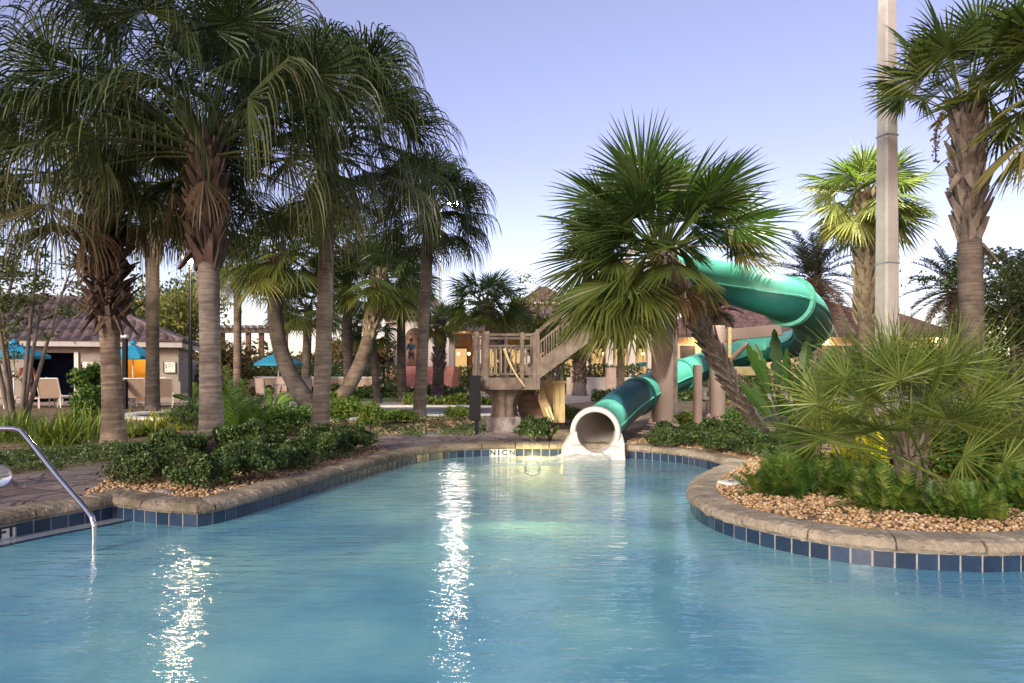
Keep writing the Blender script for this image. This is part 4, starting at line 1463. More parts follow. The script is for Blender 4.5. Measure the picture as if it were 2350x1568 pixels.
FN = [(1790, 1132, 0.36, 'feathery green fern clump nearest the peninsula tip'), (1915, 1130, 0.34, 'feathery fern clump left of the needle palm base'), (2045, 1168, 0.36, 'feathery fern clump in the gravel in front of the needle palm'),
      (2215, 1188, 0.40, 'feathery fern clump front right of the needle palm'), (2275, 1160, 0.42, 'feathery fern clump right of the needle palm base'), (2345, 1165, 0.42, 'feathery fern clump at the right edge of the gravel bed'),
      (1850, 1105, 0.42, 'feathery fern clump behind the peninsula tip clump'), (1990, 1120, 0.4, 'feathery fern clump tucked against the needle palm stems'), (1810, 1070, 0.4, 'fern clump below the bird of paradise'), (2130, 1075, 0.45, 'fern clump behind the needle palm stems')]
fp = []
for k, (u, v, L, lb) in enumerate(FN):
    b = G(u, v)
    if k < 3:
        fp.append(fern('fern_clump', lb, b, 120, L, 'leaf_fern', 620 + k, 'fern', 'feathery fern clumps in the right bed', spread=0.13, el=(0.15, 1.5), ll=0.04, w=0.008, sag=0.9, nn_=26, age=(0.0, 0.5)))
    else:
        s = fp[k % 3]
        c = s.copy()
        COL.objects.link(c)
        c.location = tuple(float(x) for x in b)
        c.rotation_euler = (0, 0, k * 1.1)
        c.scale = (L / 0.41 * (0.75 + 0.3 * ((k * 7) % 5) / 5),) * 2 + (L / 0.41 * (0.7 + 0.45 * ((k * 3) % 4) / 4),)
        c['label'] = lb
for k, (u, v, lb) in enumerate([(1985, 1075, 'yellow variegated croton glowing left of the needle palm stems'), (2230, 1095, 'yellow variegated croton right of the needle palm stems'), (2040, 1062, 'yellow croton lit from below behind the needle palm'), (2310, 1075, 'yellow green croton near the right edge')]):
    tuft('croton_plant', lb, G(u, v), 120, 0.72 if 'below' in lb else 0.46, 0.05, 'leaf_yellow', 640 + k, (0.3, 1.4), 0.7, 0.16, (0.0, 0.45), group='yellow crotons in the right bed')
# bird of paradise
bb = P(1812, 0, 11.3)
bb[2] = GZ
rng = np.random.default_rng(650)
o = thing('bird_of_paradise', bb, 'giant bird of paradise with upright paddle leaves right of the slide posts', 'plant')
mb = MB()
for (az, e, lp, L, w) in ((3.4, 1.15, 0.9, 0.85, 0.22), (3.0, 0.95, 0.5, 0.75, 0.2), (1.7, 1.45, 0.9, 0.95, 0.24), (0.2, 1.15, 0.85, 0.9, 0.24), (-0.3, 0.8, 0.8, 0.8, 0.2), (2.6, 1.3, 0.95, 0.7, 0.2), (4.6, 1.2, 0.6, 0.7, 0.2), (5.4, 1.0, 0.7, 0.8, 0.22), (0.8, 1.3, 1.0, 0.8, 0.22), (3.8, 0.7, 0.4, 0.7, 0.2), (4.2, 1.35, 0.8, 0.75, 0.2), (5.9, 1.3, 0.6, 0.7, 0.2), (2.2, 1.1, 0.5, 0.7, 0.2)):
    broadleaf(mb, rng, bb + np.array([rng.normal(0, 0.08), rng.normal(0, 0.08), 0]), az, max(e, 1.0), lp * 1.12, L, w * 0.95, 0.25, 0.02 + rng.random() * 0.15, 0.5)
mb.build('foliage', 'leaf_paddle', o)
# paddle leaf by slide mouth + a few single broad leaved plants
for k, (u, v, L, lb) in enumerate([(1262, 1012, 0.3, 'little broad-leaved plant squeezed against the left side of the slide mouth'), (445, 930, 0.8, 'green broad-leaved ginger plant beside the black lamp post'), (625, 948, 0.7, 'pale broad-leaved plant before the patio chair')]):
    b = G(u, v)
    m = MB()
    for j in range(8):
        broadleaf(m, rng, (0, 0, 0), rng.random() * 6.28, rng.uniform(0.5, 1.4), L * 0.4, L * 0.7, L * 0.25, 0.5, 0.3)
    q = m.build('broad_leaved_plant', 'leaf_broad')
    q.location = tuple(b)
    tag(q, lb, 'plant')

# ------------------------------------------------------------------ slide
tubeR = 0.345
ctrl = [P(1367, 990, 11.1), P(1372, 982, 11.5), P(1395, 962, 12.1), P(1438, 926, 13.1), P(1500, 888, 14.8), P(1562, 861, 16.0), P(1640, 832, 17.2), P(1712, 810, 18.0), P(1785, 798, 17.8), P(1846, 780, 16.2), P(1864, 752, 14.0), P(1850, 720, 11.8), P(1806, 690, 10.8), P(1745, 669, 10.8), P(1683, 653, 11.2), P(1600, 636, 12.1), P(1520, 626, 13.6)]
sp = resample(catmull(ctrl, 12), 0.06)
d = np.gradient(sp, axis=0)
d = nrm(d)


def tube_part(i0, i1, r, name, mat, parent, r2=None, n=40, a_from=None, a_to=None, thick=0.0):
    m = MB()
    seg = sp[i0:i1 + 1]
    dd = d[i0:i1 + 1]
    s1 = nrm(np.cross(dd, UP))
    s2 = np.cross(s1, dd)
    a_from = 0 if a_from is None else a_from
    a_to = 2 * math.pi if a_to is None else a_to
    full = a_to - a_from > 6.28
    nn = n if full else n + 1
    th = a_from + (a_to - a_from) * np.arange(nn) / n
    V = seg[:, None, :] + r * (np.cos(th)[None, :, None] * s1[:, None, :] + np.sin(th)[None, :, None] * s2[:, None, :])
    K = len(seg)
    f = []
    for i in range(K - 1):
        for j in range(n):
            j2 = (j + 1) % nn
            f.append([i * nn + j, (i + 1) * nn + j, (i + 1) * nn + j2, i * nn + j2])
    m.add(V.reshape(-1, 3), f)
    return m.build(name, mat, parent, True)


slide = thing('water_slide', [ctrl[0][0], ctrl[0][1], 0], 'enclosed green tube water slide that loops down from the tower into the pool', 'water slide')
NS = len(sp)
# find index closest to a control point
ci = lambda k: int(np.argmin(np.linalg.norm(sp - ctrl[k], axis=1)))
tube_part(0, ci(2) + 4, tubeR * 1.0, 'tube_section', 'slide_green', slide)
o = tube_part(ci(2) + 1, ci(3) + 12, tubeR * 1.015, 'tube_band', 'slide_band', slide)
joints = [ci(3) + 10, ci(5), ci(7), ci(10), ci(12) - 1, ci(15), NS - 1]
for a_, b_ in zip(joints[:-1], joints[1:]):
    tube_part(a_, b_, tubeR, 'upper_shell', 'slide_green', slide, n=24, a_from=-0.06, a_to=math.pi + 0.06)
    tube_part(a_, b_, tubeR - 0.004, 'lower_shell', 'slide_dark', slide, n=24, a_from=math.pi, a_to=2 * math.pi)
# lining seen through the mouth
tube_part(0, ci(5), tubeR - 0.03, 'inner_lining', 'slide_in', slide)


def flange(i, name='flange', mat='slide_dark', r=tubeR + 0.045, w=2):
    m = MB()
    for k, rr in ((0, r), (1, r)):
        pass
    c = sp[i]
    dd = d[i]
    s1 = nrm(np.cross(dd, UP))
    s2 = np.cross(s1, dd)
    n = 40
    th = np.arange(n) / n * 2 * math.pi
    prof_ = [(tubeR + 0.002, -0.05), (r, -0.045), (r, -0.006), (tubeR + 0.012, -0.004), (tubeR + 0.012, 0.004), (r, 0.006), (r, 0.045), (tubeR + 0.002, 0.05)]
    V = np.concatenate([c + dd * z + rr * (np.cos(th)[:, None] * s1 + np.sin(th)[:, None] * s2) for rr, z in prof_])
    f = [[a * n + j, a * n + (j + 1) % n, (a + 1) * n + (j + 1) % n, (a + 1) * n + j] for a in range(len(prof_) - 1) for j in range(n)]
    m.add(V, f)
    for k in range(16):
        a = k / 16 * 6.283
        q = c + (r - 0.018) * (math.cos(a) * s1 + math.sin(a) * s2)
        m.tube(np.array([q - dd * 0.062, q + dd * 0.062]), 0.011, 6)
    fo = m.build(name, mat, slide)
    return fo


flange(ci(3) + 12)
for q in (5, 7, 10):
    flange(ci(q), mat='slide_green')
flange(ci(12) - 1, mat='slide_green', r=tubeR + 0.06)
flange(ci(15), mat='slide_green')
# longitudinal side seams of the half shells
for sd in (0, 1):
    m = MB()
    s1 = nrm(np.cross(d, UP)) * (1 if sd else -1)
    m.tube(sp[4:] + s1[4:] * (tubeR + 0.008), 0.02, 4)
    m.build('seam', 'slide_green', slide)
# mouth ring
mc, md = sp[0], d[0]
s1 = nrm(np.cross(md, UP))
s2 = np.cross(s1, md)
n = 56
th = np.arange(n) / n * 2 * math.pi
prof_ = [(0.315, 0.12), (0.318, -0.06), (0.33, -0.085), (0.385, -0.09), (0.405, -0.07), (0.408, 0.02), (0.39, 0.06), (0.35, 0.08)]
V = np.concatenate([mc + md * z + rr * (np.cos(th)[:, None] * s1 + np.sin(th)[:, None] * s2) for rr, z in prof_])
m = MB()
m.add(V, [[a * n + j, (a + 1) * n + j, (a + 1) * n + (j + 1) % n, a * n + (j + 1) % n] for a in range(len(prof_) - 1) for j in range(n)])
m.build('mouth_ring', 'gelcoat', slide, True)
# splash collar: thick U-shaped cradle with stepped foot
m = MB()
zc = mc[2]
outer_pts = []
Rin = 0.32
ang = np.linspace(math.pi, 2 * math.pi, 25)
inner = [(Rin * math.cos(a), Rin * math.sin(a)) for a in ang]
outer_l = [(-0.39, 0.0), (-0.41, -0.02), (-0.47, -0.10), (-0.53, -0.20), (-0.56, -0.27), (-0.57, -zc - 0.25)]
outline_u = outer_l + [(0.47, -zc - 0.25), (0.46, -0.27), (0.46, -0.20), (0.45, -0.10), (0.42, -0.02), (0.39, 0.0)]
loop = inner[::-1]
full = outline_u + loop
fr, bk = mc[1] - 0.26, mc[1] + 0.12
bmm = bmesh.new()
vf = []
for (x, z) in full:
    ch = 0.10 if z > -0.33 else 0.0
    vf.append(bmm.verts.new((mc[0] + x * (0.97 if z > -0.3 else 1.0), fr + (0.14 if z > -0.2 else (0.07 if z > -0.31 else 0.0)), zc + z)))
f0 = bmm.faces.new(vf)
r_ = bmesh.ops.extrude_face_region(bmm, geom=[f0])
vs = [g for g in r_['geom'] if isinstance(g, bmesh.types.BMVert)]
for v_ in vs:
    v_.co.y = bk
bmesh.ops.triangulate(bmm, faces=bmm.faces)
bmesh.ops.recalc_face_normals(bmm, faces=bmm.faces)
me = bpy.data.meshes.new('mouth_collar')
bmm.to_mesh(me)
bmm.free()
me.materials.append(MATS['gelcoat'])
oc = bpy.data.objects.new('mouth_collar', me)
COL.objects.link(oc)
put_under(oc, slide)
bv = oc.modifiers.new('bevel', 'BEVEL')
bv.width = 0.02
bv.segments = 3
bv.limit_method = 'ANGLE'
bv.angle_limit = R_(25)
# outflow sheet and foam in front of the mouth
rng = np.random.default_rng(33)
m = MB()
nx, ny = 26, 30
V = []
for j in range(ny + 1):
    t = j / ny
    for i in range(nx + 1):
        s = i / nx * 2 - 1
        wd = 0.24 + 0.72 * t ** 1.1
        x = mc[0] + s * wd - 0.95 * t ** 1.2
        y = mc[1] + 0.05 - 0.95 * t
        prof_z = (zc - 0.315) * (1 - t) ** 3 + 0.006
        z = prof_z + 0.05 * math.exp(-((t - 0.35) / 0.2) ** 2) * (1 - s * s) * rng.uniform(0.5, 1.2) + 0.012 * (1 - t) * rng.random()
        V.append((x, y, z + 0.10 * s * s * (1 - t) ** 4))
m.add(V, [[j * (nx + 1) + i, j * (nx + 1) + i + 1, (j + 1) * (nx + 1) + i + 1, (j + 1) * (nx + 1) + i] for j in range(ny) for i in range(nx)])
tag(m.build('splash', 'foam', None, True), 'white foaming water pouring from the slide mouth into the pool', 'splash', kind='stuff')

# ---- slide columns
def column(label, u, Y, r, ztop, mat='steel_paint', base=True, name='support_column', z0=GZ, tilt=0):
    x = XU(u, Y)
    o = thing(name, [x, Y, z0], label, 'support column', None)
    MB().lathe([(0, ztop), (r * 0.97, ztop), (r, ztop - 0.02), (r, z0 + 0.0)], (x, Y, 0), 32).build('shaft', mat, o, True)
    if base:
        MB().lathe([(r * 1.0, z0 + 0.16), (r * 1.45, z0 + 0.145), (r * 1.45, z0 + 0.12), (0, z0 + 0.12)][::1], (x, Y, 0), 28).build('base_plate', mat, o)
        MB().lathe([(0, z0 + 0.118), (r * 1.7, z0 + 0.116), (r * 1.75, z0 + 0.10), (r * 1.75, z0 - 0.02)], (x, Y, 0), 28).build('footing', 'stone', o)
        for k in range(8):
            a = k * 0.785 + 0.2
            MB().lathe([(0, 0.035), (0.02, 0.035), (0.02, 0)], (x + math.cos(a) * r * 1.25, Y + math.sin(a) * r * 1.25, z0 + 0.146), 6).build('bolt', 'black_metal', o)
        for k in range(6):
            a = k * 1.047 + 0.3
            MB().bar((x + math.cos(a) * r, Y + math.sin(a) * r, z0 + 0.22), (x + math.cos(a) * r * 1.35, Y + math.sin(a) * r * 1.35, z0 + 0.15), 0.015, 0.12).build('gusset', mat, o)
    return o


column('thick tan steel column holding the slide tower, left of the leaning palm', 1520, 14.25, 0.225, 3.5)
column('slim tan post under the slide left of the leaning trunk', 1601, 13.75, 0.09, 1.55, base=False, name='support_post')
oc3 = column('tan round column with pale lit face and bolted arms carrying the slide bend', 1646, 15.8, 0.18, ZV(748, 15.8), 'steel_paint', True)
c3 = np.array([XU(1646, 15.8), 15.8, 0])
MB().bar(P(1660, 770, 15.75), P(1795, 757, 15.2), 0.1, 0.26).build('arm', 'steel_paint', oc3, bevel=0.01)
MB().bar(P(1662, 852, 15.75), P(1748, 852, 15.3), 0.12, 0.2).build('arm', 'wood_pale', oc3, bevel=0.01)
MB().tube(bez(P(1664, 838, 15.7), P(1716, 788, 15.4), None, 6), 0.06, 12).build('brace', 'steel_paint', oc3, True)
MB().tube(bez(P(1668, 928, 15.7), P(1714, 888, 15.3), None, 6), 0.05, 12).build('brace', 'wood_pale', oc3, True)
MB().box((c3[0] + 0.22, 15.62, ZV(800, 15.8)), (0.08, 0.1, 0.95)).build('bracket', 'wood_pale', oc3, bevel=0.01)
# small white sign behind posts
o = thing('notice_board', P(1620, 912, 16.6), 'little white notice board low behind the slim post', 'sign')
MB().box(P(1622, 903, 16.6), (0.36, 0.03, 0.3)).build('board', 'tile_white', o)
pp = P(1625, 905, 16.58)
text_mesh('lettering', '5', 0.16, pp, (R_(90), 0, 0), 'ink', o)
MB().box(P(1622, 925, 16.61), (0.04, 0.02, 0.4)).build('post', 'steel_paint', o)
# white depth marker lying by the right coping
q = G(1678, 1108, 0.23)
o = thing('depth_marker', q, 'white square depth marker tile set beside the peninsula coping', 'marker')
MB().box(q, (0.20, 0.2, 0.03), 0.5).build('tile', 'tile_white', o, bevel=0.005)
text_mesh('symbol', '4', 0.12, q + np.array([0, 0, 0.018]), (0, 0, 0.5), 'ink', o)

# ------------------------------------------------------------------ wooden deck and tower stairs
Yf = 13.4
Yb = 14.9
zd = ZV(868, Yf)
zr = ZV(766, Yf)
x0, x1 = XU(1083, Yf), XU(1225, Yf)
tower = thing('wooden_deck', [XU(1158, Yf + 0.6), Yf + 0.6, GZ], 'raised weathered wooden landing on a flared faux stump pedestal left of the slide', 'deck')
cx, cy = XU(1157, Yf + 0.55), Yf + 0.55
MB().lathe([(0, 0.50), (0.34, 0.50), (0.36, 0.47), (0.36, 0.15)], (cx, cy, 0), 28).build('plinth', 'stone', tower)
m = MB()
rng = np.random.default_rng(44)
prof_ = [(0.27, 0.5), (0.24, 0.62), (0.235, 0.75), (0.27, 0.88), (0.36, 1.0), (0.46, zd - 0.2)]
n = 40
V = []
for r, z in prof_:
    for k in range(n):
        a = k / n * 6.283
        rr = r * (1 + 0.10 * math.sin(a * 7 + 1) + 0.05 * math.sin(a * 13 + z * 4))
        V.append((cx + rr * math.cos(a), cy + rr * math.sin(a), z))
m.add(V, [[a * n + k, a * n + (k + 1) % n, (a + 1) * n + (k + 1) % n, (a + 1) * n + k] for a in range(len(prof_) - 1) for k in range(n)])
m.build('pedestal', 'wood', tower, True)
# rim beams
th_ = 0.06
bmz = 0.23
m = MB()
m.box(((x0 + x1 + 0.12) / 2, Yf, zd - bmz / 2), (x1 - x0 + 0.12, th_, bmz))
m.build('front_beam', 'wood', tower, bevel=0.008)
m = MB()
m.box((x0 + 0.03, (Yf + Yb) / 2, zd - bmz / 2), (0.06, Yb - Yf - 0.07, bmz))
m.build('side_beam', 'wood', tower, bevel=0.008)
MB().box(((x0 + x1) / 2, Yb, zd - bmz / 2), (x1 - x0, th_, bmz)).build('back_beam', 'wood', tower, bevel=0.008)
m = MB()
nb_ = 9
for k in range(nb_):
    y = Yf + 0.09 + k * (Yb - Yf - 0.2) / (nb_ - 1)
    m.box(((x0 + x1) / 2 + 0.03, y, zd + 0.005 - 0.02), (x1 - x0 - 0.1, (Yb - Yf - 0.2) / nb_ * 0.93, 0.035))
m.build('floor_boards', 'wood', tower)


def post(x, y, z0, z1, w=0.09, mat='wood', name='rail_post', jit=0, par=tower):
    MB().box((x, y, (z0 + z1) / 2), (w, w, z1 - z0)).build(name, mat, par, bevel=0.008)


# faux trunk posts at the left corner
for (x, w) in ((x0 + 0.07, 0.10), (x0 + 0.26, 0.15)):
    mm = MB()
    K = 16
    pts = np.stack([x + 0.01 * np.sin(np.arange(K)), np.full(K, Yf - 0.02), np.linspace(zd - 0.22, zr + 0.04, K)], 1)
    mm.tube(pts, w / 2 * (1 + 0.06 * np.sin(np.arange(K) * 1.7)), 14, jit=0.04, rng=rng)
    mm.build('corner_post', 'wood', tower, True)
for (x, y) in ((XU(1198, Yf), Yf - 0.03), (x1 + 0.02, Yf), (x0 + 0.05, Yb), (XU(1160, Yf), Yb), (x1, Yb)):
    post(x, y, zd - 0.2, zr + 0.02, 0.075)
for y in (Yf, Yb):
    m = MB()
    m.box(((x0 + x1) / 2, y, zr - 0.02), (x1 - x0, 0.05, 0.05))
    m.box(((x0 + x1) / 2, y, zr - 0.24), (x1 - x0, 0.035, 0.035))
    m.box(((x0 + x1) / 2, y, zd + 0.08), (x1 - x0, 0.035, 0.035))
    m.build('hand_rail', 'wood', tower)
    k = 0
    xx = x0 + 0.34
    while xx < x1 - 0.05:
        MB().box((xx, y + 0.0, (zd + 0.08 + zr - 0.24) / 2), (0.028, 0.028, zr - 0.34 - zd)).build('baluster', 'wood_pale' if y == Yb else 'wood', tower)
        xx += 0.105
m = MB()
m.box((x0 + 0.05, (Yf + Yb) / 2, zr - 0.02), (0.05, Yb - Yf, 0.05))
m.box((x0 + 0.05, (Yf + Yb) / 2, zd + 0.08), (0.035, Yb - Yf, 0.035))
m.build('hand_rail', 'wood', tower)
for k in range(9):
    y = Yf + 0.15 + k * 0.15
    MB().box((x0 + 0.05, y, (zd + zr) / 2 + 0.03), (0.028, 0.028, zr - zd - 0.12)).build('baluster', 'wood', tower)
# fallen palm ribs leaning in the railing
MB().tube(bez(P(1157, 800, Yf - 0.08), P(1205, 888, Yf - 0.08), P(1172, 850, Yf - 0.1), 10), np.linspace(0.03, 0.012, 10), 6).build('cross_brace', 'wood_pale', tower)

stair = thing('tower_stairs', [x1, Yf + 0.5, zd], 'upper wooden stair flight climbing right from the landing to the slide tower', 'stairs')
sx0, sz0 = x1 + 0.0, zd
sx1, sz1 = sx0 + 1.85, 2.78
for y in (Yf + 0.02, Yf + 0.95):
    m = MB()
    dz = 0.30
    m.bar((sx0 - 0.1, y, sz0 + 0.02), (sx1, y, sz1 - 0.05), 0.05, dz, up=(0, 0, 1))
    m.build('stringer', 'wood', stair, bevel=0.006)
    m = MB()
    m.bar((sx0, y, sz0 + 0.86), (sx1, y, sz1 + 0.84), 0.05, 0.05)
    m.bar((sx0, y, sz0 + 0.62), (sx1, y, sz1 + 0.6), 0.03, 0.03)
    m.build('hand_rail', 'wood', stair)
    for k in range(4):
        t = 0.04 + k * 0.31
        xx = sx0 + (sx1 - sx0) * t
        zz = sz0 + (sz1 - sz0) * t
        MB().box((xx, y, zz + 0.4), (0.075, 0.075, 1.0)).build('rail_post', 'wood', stair, bevel=0.006)
    for k in range(17):
        t = 0.08 + k * 0.055
        xx = sx0 + (sx1 - sx0) * t
        zz = sz0 + (sz1 - sz0) * t
        MB().box((xx, y, zz + 0.37), (0.022, 0.022, 0.55)).build('baluster', 'grey_metal' if False else 'wood', stair)
nst = 8
for k in range(nst):
    t = (k + 0.5) / nst
    MB().box((sx0 + (sx1 - sx0) * t, Yf + 0.485, sz0 + (sz1 - sz0) * t + 0.06), (0.26, 0.86, 0.035)).build('tread', 'wood', stair)

plat = thing('slide_tower', [2.9, 14.3, GZ], 'wooden launch platform of the slide hidden among the leaning palm fronds', 'tower')
px0, px1 = sx1 - 0.05, sx1 + 1.35
m = MB()
m.box(((px0 + px1) / 2, 14.2, 2.74), (px1 - px0, 1.7, 0.12))
m.build('platform', 'wood', plat, bevel=0.01)
for x in (px0 + 0.06, px1 - 0.06):
    for y in (13.42, 14.98):
        MB().box((x, y, 3.3), (0.1, 0.1, 1.0)).build('rail_post', 'wood', plat)
for y in (13.42, 14.98):
    MB().box(((px0 + px1) / 2, y, 3.78), (px1 - px0, 0.06, 0.06)).build('hand_rail', 'wood', plat)
    for k in range(9):
        MB().box((px0 + 0.2 + k * 0.125, y, 3.3), (0.025, 0.025, 0.9)).build('baluster', 'wood', plat)
for (x, y) in ((px0 + 0.15, 14.9), (px1 - 0.1, 14.9)):
    MB().box((x, y, (GZ + 2.68) / 2), (0.14, 0.14, 2.68 - GZ)).build('leg', 'wood', plat)

# lower stair: risers behind the pedestal and the pale gate
low = thing('lower_stairs', [XU(1225, 14.6), 14.6, GZ], 'short brown boarded stair descending behind the pedestal under the landing', 'stairs')
for k in range(7):
    z = zd - 0.12 - k * 0.135
    xw0, xw1 = XU(1182 + k * 2, 14.9), XU(1222 + k * 6.5, 14.9)
    MB().box(((xw0 + xw1) / 2, 15.05 - k * 0.08, z - 0.065), (xw1 - xw0, 0.03, 0.125)).build('riser', 'wood_dark', low)
    MB().box(((xw0 + xw1) / 2, 15.10 - k * 0.08, z + 0.004), (xw1 - xw0 + 0.03, 0.2, 0.02)).build('tread', 'wood', low)
gate = thing('stair_gate', [XU(1270, 14.2), 14.2, GZ], 'pale yellow wooden gate and slanted side panel at the foot of the lower stairs', 'gate')
MB().box(P(1283, 922, 14.2), (0.24, 0.05, 0.88)).build('panel', 'wood_pale', gate, bevel=0.01)
MB().box(P(1283, 877, 14.17), (0.33, 0.1, 0.05)).build('cap', 'wood_pale', gate, bevel=0.005)
for u in (1271, 1283, 1295):
    MB().box(P(u, 922, 14.165), (0.02, 0.03, 0.86)).build('slat', 'wood_pale', gate)
MB().bar(P(1237, 878, 14.3), P(1266, 968, 13.9), 0.05, 0.16).build('side_panel', 'wood_pale', gate, bevel=0.006)
MB().bar(P(1240, 915, 14.2), P(1262, 972, 13.8), 0.06, 0.14).build('side_panel', 'wood_pale', gate, bevel=0.006)
m = MB()
A = [P(1245, 878, 14.32), P(1266, 865, 14.32), P(1272, 880, 14.32), P(1270, 945, 14.32)]
m.add(np.array(A + [p + np.array([0, 0.04, 0]) for p in A]), [[0, 1, 2, 3], [7, 6, 5, 4], [0, 4, 5, 1], [1, 5, 6, 2], [2, 6, 7, 3], [3, 7, 4, 0]])
m.build('infill', 'wood_pale', gate)

sb = thing('black_sign', [XU(1090, 13.05), 13.05, GZ], 'tall narrow black board on a black post in front of the wooden deck', 'sign')
MB().box((XU(1090, 13.05), 13.05, (ZV(862, 13.05) + ZV(966, 13.05)) / 2), (0.215, 0.04, ZV(862, 13.05) - ZV(966, 13.05))).build('board', 'black_metal', sb, bevel=0.008)
MB().box((XU(1094, 13.1), 13.1, (GZ + 0.6) / 2), (0.07, 0.05, 0.6 - GZ + 0.1)).build('post', 'black_metal', sb)

# ------------------------------------------------------------------ handrail, globe, poles
A_ = P(45, 986, 6.35)
B_ = P(214, 1192, 5.38)
C_ = P(216, 1268, 5.38)
pts = catmull([P(-160, 984, 6.6), P(-60, 984, 6.5), P(20, 984, 6.4), P(42, 987, 6.36), P(58, 1000, 6.27), P(130, 1090, 5.86), P(200, 1172, 5.46), P(213, 1196, 5.39), P(216, 1222, 5.38), C_, C_ - UP * 0.7], 8)
e1 = P(-160, 984, 6.6)
hr = thing('pool_handrail', [C_[0], C_[1], -0.4], 'polished stainless steel handrail bending down into the pool over the left steps', 'handrail')
MB().tube(pts, 0.0215, 16).build('rail', 'steel', hr, True)
MB().tube(np.array([e1, e1 + np.array([-0.1, 0.03, -0.02]), e1 + np.array([-0.16, 0.05, -0.12]), [e1[0] - 0.16, e1[1] + 0.05, GZ]]), 0.0215, 16).build('leg', 'steel', hr, True)
MB().lathe([(0.0, 0.03), (0.04, 0.03), (0.06, 0.0)], (e1[0] - 0.16, e1[1] + 0.05, GZ + 0.008), 20).build('base_flange', 'steel', hr)
gl_ = G(-7, 1122)
gb = MB()
gb.lathe([(0.001, -0.125), (0.05, -0.115), (0.09, -0.085), (0.12, -0.035), (0.125, 0.0), (0.12, 0.035), (0.09, 0.085), (0.05, 0.115), (0.001, 0.125)], (gl_[0], gl_[1], GZ + 0.13), 28)
tag(gb.build('glass_globe', 'glass', None, True), 'clear round glass globe resting on the flagstones at the left edge', 'globe')


def light(name, typ, loc, energy, col, size=0.1, parent=None, rot=None, spot=None):
    l = bpy.data.lights.new(name, typ)
    l.energy = energy
    l.color = col
    if typ in ('POINT', 'SPOT'):
        l.shadow_soft_size = size
    if typ == 'SPOT' and spot:
        l.spot_size = spot
        l.spot_blend = 0.6
    o = bpy.data.objects.new(name, l)
    COL.objects.link(o)
    o.location = tuple(float(x) for x in loc)
    if rot is not None:
        o.rotation_euler = rot
    return o


def sphere(c, r, n=14):
    m = MB()
    pr_ = [(max(0.0005, r * math.sin(t)), -r * math.cos(t)) for t in np.linspace(0, math.pi, n)]
    m.lathe(pr_, c, 20)
    return m


def lamp_post(label, u, vtop, Y, w, headz, mat, head='lantern', r=0.13, em='lamp_warm', energy=120, cat='lamp post'):
    x = XU(u, Y)
    zt = ZV(vtop, Y)
    o = thing('lamp_post', [x, Y, GZ], label, cat)
    MB().lathe([(w * 1.6, GZ), (w * 1.6, GZ + 0.12), (w * 0.6, GZ + 0.18), (w * 0.5, zt), (0, zt)], (x, Y, 0), 16).build('pole', mat, o, True)
    MB().lathe([(0.0, zt + 0.32), (r * 1.3, zt + 0.24), (r * 1.3, zt + 0.22), (0.03, zt + 0.24)], (x, Y, 0), 16).build('cap', mat, o)
    sphere((x, Y, zt + 0.13), r).build('lamp_globe', em, o, True)
    return o, (x, Y, zt + 0.13)


lamp_post('black garden lamp post with a glowing head between the corner palm and the hut', 437, 606, 18, 0.09, 0, 'black_metal', r=0.13)
Yg, xg = 40.0, XU(1010, 40)
zg = ZV(462, 40)
o = thing('lamp_post', [xg, Yg, GZ], 'tall thin grey lamp pole rising behind the slender palm', 'lamp post')
MB().lathe([(0.16, GZ), (0.16, GZ + 0.2), (0.1, GZ + 0.3), (0.06, zg), (0, zg)], (xg, Yg, 0), 14).build('pole', 'grey_metal', o, True)
MB().bar((xg, Yg, zg - 0.05), (XU(1040, Yg), Yg, zg), 0.07, 0.07).build('arm', 'grey_metal', o)
MB().box((XU(1040, Yg), Yg, zg), (0.7, 0.45, 0.22)).build('lamp_head', 'grey_metal', o, bevel=0.03)
MB().lathe([(0.0, zg - 0.34), (0.18, zg - 0.31), (0.28, zg - 0.2), (0.3, zg - 0.11)], (XU(1040, Yg), Yg, 0), 18).build('lamp_bowl', 'lamp_flood', o, True)
o = thing('short_post', [XU(287, 22), 22, GZ], 'short black post with a small white fitting in front of the hut umbrella', 'post')
x = XU(287, 22)
MB().box((x, 22, (GZ + ZV(778, 22)) / 2), (0.13, 0.13, ZV(778, 22) - GZ)).build('pole', 'black_metal', o, bevel=0.01)
MB().box((x, 21.98, ZV(772, 22)), (0.2, 0.16, 0.1)).build('fixture', 'frame_white', o, bevel=0.02)

# concrete flood pole
Yp = 11.0
pole = thing('light_pole', [XU(2036, Yp), Yp, GZ], 'tall square pale concrete light pole rising out of the top of the view', 'light pole')
m = MB()
zb, zt = GZ - 0.05, 8.8
wb, wt = 0.30, 0.185
xc = XU(2036, Yp)
ch = 0.22
V = []
for z, w in ((zb, wb), (zt, wt)):
    h = w / 2
    c_ = h * ch
    for (a, b) in ((-h + c_, -h), (h - c_, -h), (h, -h + c_), (h, h - c_), (h - c_, h), (-h + c_, h), (-h, h - c_), (-h, -h + c_)):
        V.append((xc + a * math.cos(0.25) - b * math.sin(0.25), Yp + a * math.sin(0.25) + b * math.cos(0.25), z))
m.add(V, [[k, (k + 1) % 8, 8 + (k + 1) % 8, 8 + k] for k in range(8)] + [[8 + k for k in range(8)]])
m.build('shaft', 'concrete', pole)
zl = 7.95
MB().box((xc - 0.035, Yp - 0.143, 1.5), (0.1, 0.012, 0.2), 0.25).build('hand_hole_cover', 'grey_metal', pole)
for zz in (3.15, 5.2):
    ww = wb + (wt - wb) * (zz - zb) / (zt - zb) + 0.012
    MB().box((xc, Yp, zz), (ww, ww, 0.035), 0.25).build('steel_band', 'grey_metal', pole, bevel=0.02)
MB().bar((xc, Yp, zl + 0.15), (xc - 0.75, Yp - 0.1, zl + 0.2), 0.06, 0.06).build('arm', 'grey_metal', pole)
